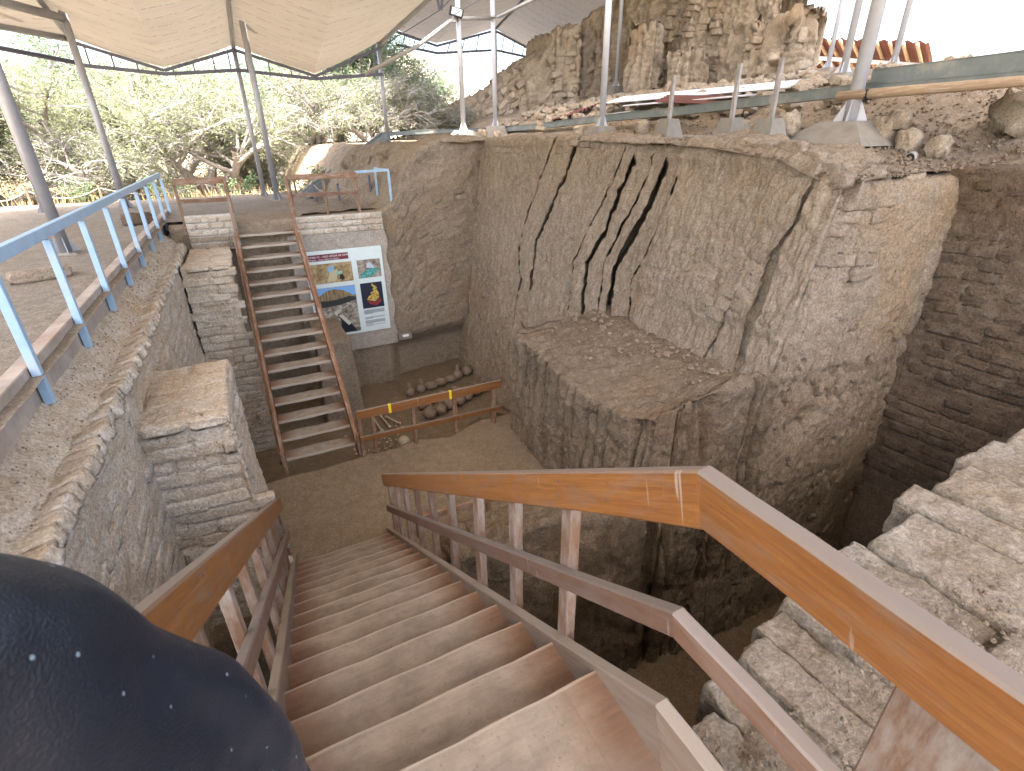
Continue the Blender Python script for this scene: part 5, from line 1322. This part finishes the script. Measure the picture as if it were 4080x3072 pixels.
for (x0, y0), (x1, y1) in zip(rp2[:-1], rp2[1:]):
    za, zb_ = gz(x0, y0) + .38, gz(x1, y1) + .38
    tube('rope', [(x0 + (x1 - x0) * t, y0 + (y1 - y0) * t, za + (zb_ - za) * t - .7 * t * (1 - t)) for t in np.linspace(0, 1, 9)], .014, M['rope'], rf2, 6)

# ---- red roofed shelter at the right -----------------------------------------------------
sh = thing('shelter', 'open shelter with red corrugated roof and timber rafters beyond the mound', 'shelter', (28, 18, 1))
fe0, fe1 = Vector((27.5, 23.0, 4.75)), Vector((27.5, 15.2, 3.45))
bk = Vector((7.0, 2.5, -1.9))
V = []; nv = 60
for s in (0, -.02):
    for i in range(3):
        for j in range(nv + 1):
            c = fe0.lerp(fe1, j / nv) + bk * (i / 2); V.append((c.x, c.y, c.z + .05 * math.sin(j * math.pi / 2) + s))
F = grid_faces(3, nv + 1); k = 3 * (nv + 1); obj('roof_sheet', V, F + [tuple(q_ + k for q_ in f[::-1]) for f in F], M['redroof'], sh)
for j in range(13):
    c = fe0.lerp(fe1, (j + .3) / 13) + Vector((0, 0, -.16)); tube('rafter', [tuple(c - bk * .03), tuple(c + bk)], .07, M['timber'], sh, 8)
for t in (.22, .6): beam('cross_beam', tuple(fe0 + bk * t + Vector((0, 0, -.33))), tuple(fe1 + bk * t + Vector((0, 0, -.33))), .14, .18, M['whitepaint'], sh)
for j in (.15, .5, .9):
    c = fe0.lerp(fe1, j) + bk * .22; beam('post', (c.x, c.y, c.z - .4), (c.x, c.y, -1.7), .16, .16, M['whitepaint'], sh, up=(0, 1, 0))
    beam('brace', (c.x, c.y, c.z - 1.5), tuple(c + Vector((.6, -.9, -.45))), .08, .1, M['whitepaint'], sh)

# ---- trees -------------------------------------------------------------------------------
def leaf_mat(name, c1, c2):
    m, nt, b = nmat(name); g = nt.nodes.new('ShaderNodeNewGeometry')
    n = noise(nt, g.outputs['Position'], 1.3, 4, .7)
    col = mix(nt, ramp(nt, n, [(.35, (0, 0, 0)), (.65, (1, 1, 1))]), c1, c2)
    col = mix(nt, 1.0, col, ramp(nt, g.outputs['Random Per Island'], [(0, (.6, .6, .6)), (1, (1.35, 1.35, 1.25))]), 'MULTIPLY')
    nt.links.new(col, b.inputs['Base Color']); b.inputs['Roughness'].default_value = .6; b.inputs['Specular IOR Level'].default_value = .2
    t = nt.nodes.new('ShaderNodeBsdfTranslucent'); nt.links.new(col, t.inputs['Color'])
    mx = nt.nodes.new('ShaderNodeMixShader'); mx.inputs[0].default_value = .5; out = nt.nodes['Material Output']
    nt.links.new(b.outputs[0], mx.inputs[1]); nt.links.new(t.outputs[0], mx.inputs[2]); nt.links.new(mx.outputs[0], out.inputs['Surface'])
    return m
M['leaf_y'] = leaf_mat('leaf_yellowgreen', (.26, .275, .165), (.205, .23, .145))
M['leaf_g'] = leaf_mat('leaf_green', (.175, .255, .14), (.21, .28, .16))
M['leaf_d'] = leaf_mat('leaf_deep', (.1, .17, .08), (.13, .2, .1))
M['bark'] = plain('bark', (.26, .23, .21), .9, 0, .3, 12, .4)
M['twig'] = plain('twig', (.28, .26, .255), .9, 0, .3, 5, .1)
def make_tree(seed, h, spread, lm, nleaf=9000, low=.25, droop=.2, stems=3):
    rg = random.Random(seed); wood_, twig = MB(), MB(); tips = []
    def grow(p, d, L, r, lev):
        pts = [p]; q = p.copy(); dd = d.copy(); n = 5
        for i in range(n):
            dd = (dd + Vector((rg.gauss(0, .16), rg.gauss(0, .16), rg.gauss(0, .12) - (droop * .12 if lev > 1 else -.02)))).normalized()
            q = q + dd * (L / n); pts.append(q.copy())
        rs = [r * (1 - .45 * i / n) for i in range(n + 1)]
        (wood_ if lev < 2 else twig).tube(pts, rs, 6 if lev < 2 else 3, cap=False)
        if lev >= 2:
            for i in range(1, n + 1): tips.append((pts[i], (pts[i] - pts[i - 1]).normalized(), lev))
        if lev < 4:
            k = {0: 6, 1: 6, 2: 5, 3: 3}[lev]
            for j in range(k):
                t = rg.uniform(.35, 1.0); i = min(n - 1, int(t * n)); b_ = pts[i].lerp(pts[i + 1], t * n - i)
                a = rg.uniform(0, 6.283); out_ = Vector((math.cos(a), math.sin(a), rg.uniform(-.3, .6)))
                nd = (dd * .55 + out_ * (.75 if lev else .9)).normalized()
                grow(b_, nd, L * rg.uniform(.5, .75), r * .42, lev + 1)
    for s in range(stems):
        a = s * 2.1 + rg.uniform(0, 1); d = Vector((math.cos(a) * spread, math.sin(a) * spread, 1)).normalized()
        grow(Vector((rg.gauss(0, .12), rg.gauss(0, .12), 0)), d, h * .42, h * .028, 0)
    lv, lf = [], []
    rr = np.random.default_rng(seed)
    idx = rr.integers(0, len(tips), nleaf)
    for t in idx:
        p, d, lev = tips[t]
        if p.z < h * low * rr.random() and rr.random() < .3: continue
        c = np.array(p) + rr.normal(0, .13, 3) * (1 if lev > 2 else .7)
        u = rr.normal(0, 1, 3); u[2] *= .45; u = u / np.linalg.norm(u); w = np.cross(u, rr.normal(0, 1, 3)); w /= np.linalg.norm(w) + 1e-6
        a, b_ = rr.uniform(.03, .085), rr.uniform(.009, .022)
        k = len(lv); lv += [c - u * a, c + w * b_, c + u * a, c - w * b_]; lf.append((k, k + 1, k + 2, k + 3))
    def me(nm, V, F, m, sm=False):
        x = bpy.data.meshes.new(nm); x.from_pydata([tuple(v) for v in V], [], F); x.materials.append(m)
        if sm: x.polygons.foreach_set('use_smooth', [True] * len(F))
        return x
    return me('trunk', wood_.V, wood_.F, M['bark'], True), me('twigs', twig.V, twig.F, M['twig']), me('crown', lv, lf, lm)
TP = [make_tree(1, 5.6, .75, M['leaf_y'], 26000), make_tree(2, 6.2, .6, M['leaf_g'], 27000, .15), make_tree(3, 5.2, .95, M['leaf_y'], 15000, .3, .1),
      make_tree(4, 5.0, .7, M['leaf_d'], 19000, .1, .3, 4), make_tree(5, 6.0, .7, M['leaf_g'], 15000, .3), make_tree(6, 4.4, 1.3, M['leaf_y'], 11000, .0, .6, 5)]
def tree(i, x, y, s, rot, label, z=None, grp='trees beyond the terrace'):
    z = (gz(x, y) if -9 < x < 26 and -9 < y < 31 else -1.75) if z is None else z
    t = thing('tree', label, 'tree', (x, y, z - .05), grp); t.rotation_euler.z = rot; t.scale = (s * 1.08, s * 1.08, s * 1.25)
    for me in TP[i]:
        o = bpy.data.objects.new(me.name.split('.')[0], me); COL.objects.link(o); o.parent = t
tree(0, -7.6, 20.5, 1.12, .3, 'yellow-green feathery tree at the far left edge')
tree(3, -8.8, 18.6, .62, 2.0, 'dark green bushy shrub tree at the left below the yellow crowns')
tree(0, -4.2, 21.5, 1.05, 1.7, 'yellow-green feathery tree between the two left columns')
tree(2, -.9, 20.8, 1.0, .9, 'grey-stemmed spreading tree with bare twigs right behind the left guard rail')
tree(0, -2.2, 26.0, 1.12, 3.4, 'tall yellow-green tree behind the spreading grey-stemmed one')
tree(4, 1.6, 25.5, 1.05, .2, 'sparse twiggy tree behind the stair head columns')
tree(1, 3.6, 22.8, .92, 2.6, 'lush green tree filling the view right of the stair head columns')
tree(1, 6.3, 25.5, .98, 4.4, 'lush green tree left of the floodlight column')
tree(4, 8.8, 28.0, .82, 1.1, 'pale green tree low beside the mound shoulder')
tree(3, 4.9, 21.0, .5, .5, 'small dark shrub at the foot of the gutter slope')
tree(0, -12.5, 25.0, 1.25, 5.1, 'tall pale tree behind the far left edge')
tree(1, -6.0, 30.0, 1.1, 5.9, 'green tree farthest back behind the left columns')
tree(4, 2.0, 34.0, 1.1, 4.9, 'faint green tree farthest back behind the stair head')
tree(4, 33.0, 19.2, .8, 1.0, 'wispy tree behind the right end of the red shelter', z=0.3)
tree(4, 36.0, 22.5, .85, 3.0, 'wispy tree showing just above the red shelter roof', z=0.8)
for k, (x, y, sc, rt, lb) in enumerate([(-9.6, 19.2, .8, .4, 'low twiggy shrub at the far left edge'), (-5.9, 19.4, .75, 1.9, 'low pale shrub between the left columns'), (-2.9, 19.0, .7, 3.1, 'low pale shrub right of the left roof column'), (2.6, 20.0, .75, 4.0, 'tangled grey shrub right of the stair head columns'), (4.4, 19.6, .7, 5.2, 'tangled shrub below the lush green tree'), (6.4, 21.6, .8, .9, 'low shrub on the slope left of the floodlight column'), (.9, 22.4, .8, 2.2, 'tangled shrub behind the stair head')]):
    tree(5, x, y, sc, rt, lb, grp='shrubs beyond the terrace')
tree(1, -10.5, 22.0, 1.15, 2.2, 'tall green tree at the left edge behind the dark shrub')
tree(4, -.2, 29.0, 1.25, 2.9, 'tall sparse tree behind the grey-stemmed one')
tree(1, 4.6, 29.0, 1.2, 1.2, 'tall green tree behind the lush one at the roof end')
# low weeds along the terrace edge
def weed(x, y, h, seed, label):
    rg = random.Random(seed); st, lf = MB(), MB()
    for k in range(9):
        a = rg.uniform(0, 6.28); p = Vector((x + rg.gauss(0, .1), y + rg.gauss(0, .1), gz(x, y) - .02)); tip = p + Vector((math.cos(a) * h * .5, math.sin(a) * h * .5, h * rg.uniform(.6, 1)))
        st.tube([p, p.lerp(tip, .5) + Vector((0, 0, h * .1)), tip], .006, 4)
        for q in range(14):
            c = p.lerp(tip, rg.uniform(.2, 1)) + Vector((rg.gauss(0, .05), rg.gauss(0, .05), rg.gauss(0, .04))); u = Vector((rg.gauss(0, 1), rg.gauss(0, 1), rg.gauss(0, .5))).normalized() * rg.uniform(.03, .055); w = u.cross(Vector((rg.gauss(0, 1), rg.gauss(0, 1), 1))).normalized() * .022
            lf.add([tuple(c - u), tuple(c + w), tuple(c + u), tuple(c - w)], [(0, 1, 2, 3)])
    t = thing('weed', label, 'weed', (x, y, gz(x, y)), 'weeds along the terrace edge')
    st.build('stems', M['leaf_d'], t); lf.build('leaves', M['leaf_g'], t)
for k, (x, y, h, lb) in enumerate([(-6.4, 16.9, .9, 'green weed farthest left at the rope fence'), (-3.6, 16.9, .6, 'green weed behind the rope fence near the farthest left column'), (-1.9, 16.8, .6, 'green weed behind the blue railing end'), (-1.3, 16.9, .5, 'green weed seen through the left guard rail'),
                                   (.1, 16.6, .7, 'tall leafy weed left of the stair head columns'), (-.3, 16.8, .5, 'leafy weed just right of the left guard rail'), (1.1, 16.3, .55, 'leafy weed right of the stair head column'), (1.6, 15.9, .55, 'leafy weed seen through the right guard rail'), (2.0, 15.8, .4, 'leafy weed at the foot of the sloping gutter')]):
    weed(x, y, h, 50 + k, lb)
mb = MB(); r_ = random.Random(8)
for k in range(9000):
    x = r_.uniform(-12, 9); y = r_.uniform(17.5, 34); h = r_.uniform(.1, .4); a = r_.uniform(0, 6.28); z = -1.62 if y > 18.5 else -1.45
    mb.add([(x - .012, y, z), (x + .012, y, z), (x + .25 * h * math.cos(a), y + .25 * h * math.sin(a), z + h)], [(0, 1, 2)])
M['drygrass'] = plain('dry_grass', (.5, .38, .2), .9, 0, .3, 2, 0)
tag(mb.build('dry_grass', M['drygrass'], origin=(0, 25, -1.7)), 'dry straw-coloured grass on the field below the trees', 'grass', kind='stuff')

# ---- person at the lower left: stands on the landing beside the camera -------------------------
def cloth_mat():
    m, nt, b = nmat('navy_jersey'); p = pos(nt)
    base = mix(nt, noise(nt, p, 12, 4), (.003, .005, .009), (.006, .010, .019))
    v = N(nt, 'ShaderNodeTexVoronoi', Scale=75.0); nt.links.new(mapping(nt, p, (1, 1, .75)), v.inputs['Vector'])
    sc = nt.nodes.new('ShaderNodeSeparateColor'); nt.links.new(v.outputs['Color'], sc.inputs[0])
    lint = math_(nt, 'MULTIPLY', ramp(nt, v.outputs['Distance'], [(.09, (1, 1, 1)), (.17, (0, 0, 0))]), math_(nt, 'GREATER_THAN', sc.outputs[0], .8))
    nt.links.new(mix(nt, lint, base, (.14, .18, .22)), b.inputs['Base Color']); b.inputs['Roughness'].default_value = .36; b.inputs['Specular IOR Level'].default_value = .4
    b.inputs['Sheen Weight'].default_value = .05; b.inputs['Sheen Tint'].default_value = (.35, .5, .75, 1)
    bump(nt, b, math_(nt, 'ADD', noise(nt, p, 300, 2), math_(nt, 'MULTIPLY', noise(nt, p, 60, 4), .6)), .3, .003)
    return m
def person():
    cx, cy = -.46, .34
    t = thing('person', 'person in dark navy clothes flecked with white lint, close at the lower left', 'person', (cx, cy, -1.604))
    og = np.array(WL[t.name])
    V, E_, R, idx = [], [], [], {}
    def vid(p, r):
        k = tuple(round(c, 4) for c in p)
        if k not in idx: idx[k] = len(V); V.append(p); R.append(r)
        return idx[k]
    sx, sy, sz = -.255, .47, -.375                       # right shoulder
    chains = [
        [(cx, cy, -.74, .17, .12), (cx + .01, cy, -.56, .18, .13), (cx + .02, cy + .02, -.38, .17, .12), (cx, cy + .02, -.25, .075, .075), (cx - .01, cy + .03, -.20, .06, .06), (cx - .01, cy + .05, -.11, .09, .1), (cx - .01, cy + .05, -.02, .085, .09)],
        [(cx + .02, cy + .02, -.38, .17, .12), (sx - .075, sy - .05, sz + .055, .1, .1), (-.28, .455, -.395, .088, .09), (-.245, .485, -.50, .092, .095), (-.212, .51, -.64, .084, .088), (-.17, .53, -.77, .074, .076), (-.15, .55, -.88, .07, .07), (-.16, .56, -1.06, .055, .055), (-.17, .58, -1.2, .045, .035)],
        [(cx + .02, cy + .02, -.38, .17, .12), (cx - .2, cy, -.4, .085, .085), (cx - .26, cy, -.66, .065, .065), (cx - .27, cy + .06, -.9, .05, .05), (cx - .26, cy + .1, -1.02, .045, .03)],
        [(cx, cy, -.74, .17, .12), (cx, cy, -.86, .17, .13), (cx + .09, cy, -1.02, .09, .1), (cx + .09, cy + .01, -1.28, .07, .07), (cx + .09, cy - .01, -1.54, .05, .05), (cx + .09, cy + .13, -1.57, .045, .033)],
        [(cx, cy, -.86, .17, .13), (cx - .09, cy, -1.02, .09, .1), (cx - .09, cy + .01, -1.28, .07, .07), (cx - .09, cy - .01, -1.54, .05, .05), (cx - .09, cy + .13, -1.57, .045, .033)]]
    for ch in chains:
        pr_ = None
        for (x, y, z, a, b_) in ch:
            i = vid((x, y, z), (a * 1.12, b_ * 1.12))
            if pr_ is not None: E_.append((pr_, i))
            pr_ = i
    me = bpy.data.meshes.new('tmp'); me.from_pydata(V, E_, []); o = bpy.data.objects.new('tmp', me); COL.objects.link(o)
    o.modifiers.new('skin', 'SKIN')
    for i, r in enumerate(R): me.skin_vertices[0].data[i].radius = r
    me.skin_vertices[0].data[0].use_root = True
    sb_ = o.modifiers.new('sub', 'SUBSURF'); sb_.levels = 4; sb_.render_levels = 4
    dg = bpy.context.evaluated_depsgraph_get(); ev = bpy.data.meshes.new_from_object(o.evaluated_get(dg))
    P = np.zeros(len(ev.vertices) * 3); ev.vertices.foreach_get('co', P); P = P.reshape(-1, 3)
    Nn = np.zeros(len(ev.vertices) * 3); ev.vertex_normals.foreach_get('vector', Nn) if hasattr(ev, 'vertex_normals') else None; Nn = Nn.reshape(-1, 3)
    F = [tuple(p.vertices) for p in ev.polygons]
    bpy.data.objects.remove(o); bpy.data.meshes.remove(me)
    # soft folds of the sleeve and back, running down the arm
    cl = (P[:, 2] < -.28)
    arm = np.exp(-((P[:, 0] + .18) / .16) ** 2) * sstep(-.95, -.85, P[:, 2]) * (1 - sstep(-.5, -.36, P[:, 2]))
    ph = P[:, 0] * 62 + P[:, 1] * 30 + P[:, 2] * 14 + 2.0 * fbm(P, (7, 7, 5), 2, .5, 5)
    d = cl * (.02 * arm * np.sin(ph * .5) + .006 * fbm(P, (11, 11, 7), 3, .55, 8))
    P = P + Nn * d[:, None]
    bm_ = obj('body', P, F, cloth_mat(), t, smooth=True)
    skin_m = plain('skin', (.42, .27, .19), .5, 0, .08); hair_m = plain('dark_hair', (.025, .018, .014), .6, 0, .2); tr_m = plain('dark_trousers', (.03, .03, .035), .85, 0, .2); sh_m = plain('shoe_leather', (.05, .04, .035), .6, 0, .2)
    for m_ in (skin_m, tr_m, sh_m): bm_.data.materials.append(m_)
    for p_, f in zip(bm_.data.polygons, F):
        c = P[list(f)].mean(0)
        hand = (c[2] < -1.1 and c[0] > -.26 and c[1] > .47) or (c[0] < cx - .2 and c[2] < -.95)
        p_.material_index = 1 if (c[2] > -.245 or hand) else (3 if c[2] < -1.53 else (2 if c[2] < -.88 else 0))
    # hair cap
    hc = np.array([cx - .01, cy + .04, -.055]); V, F = lathe_geo([(.108, -.03), (.118, .02), (.112, .07), (.085, .115), (.045, .138), (.003, .145)], 20, tuple(hc)); V = np.array(V); V[:, 1] -= .012
    obj('hair', V, F, hair_m, t, smooth=True)
    # fingers of the near hand resting forward
    hx, hy, hz = -.17, .585, -1.23
    for k in range(4):
        tube('finger', [(hx, hy - .03 + .02 * k, hz), (hx, hy - .034 + .023 * k, hz - .045), (hx - .012, hy - .034 + .023 * k, hz - .075 - .006 * (k in (1, 2)))], [.0095, .009, .007], skin_m, t, 8)
    tube('finger', [(hx - .01, hy + .03, hz + .03), (hx - .015, hy + .055, hz), (hx - .02, hy + .06, hz - .03)], [.011, .01, .008], skin_m, t, 8)
    return t
person()
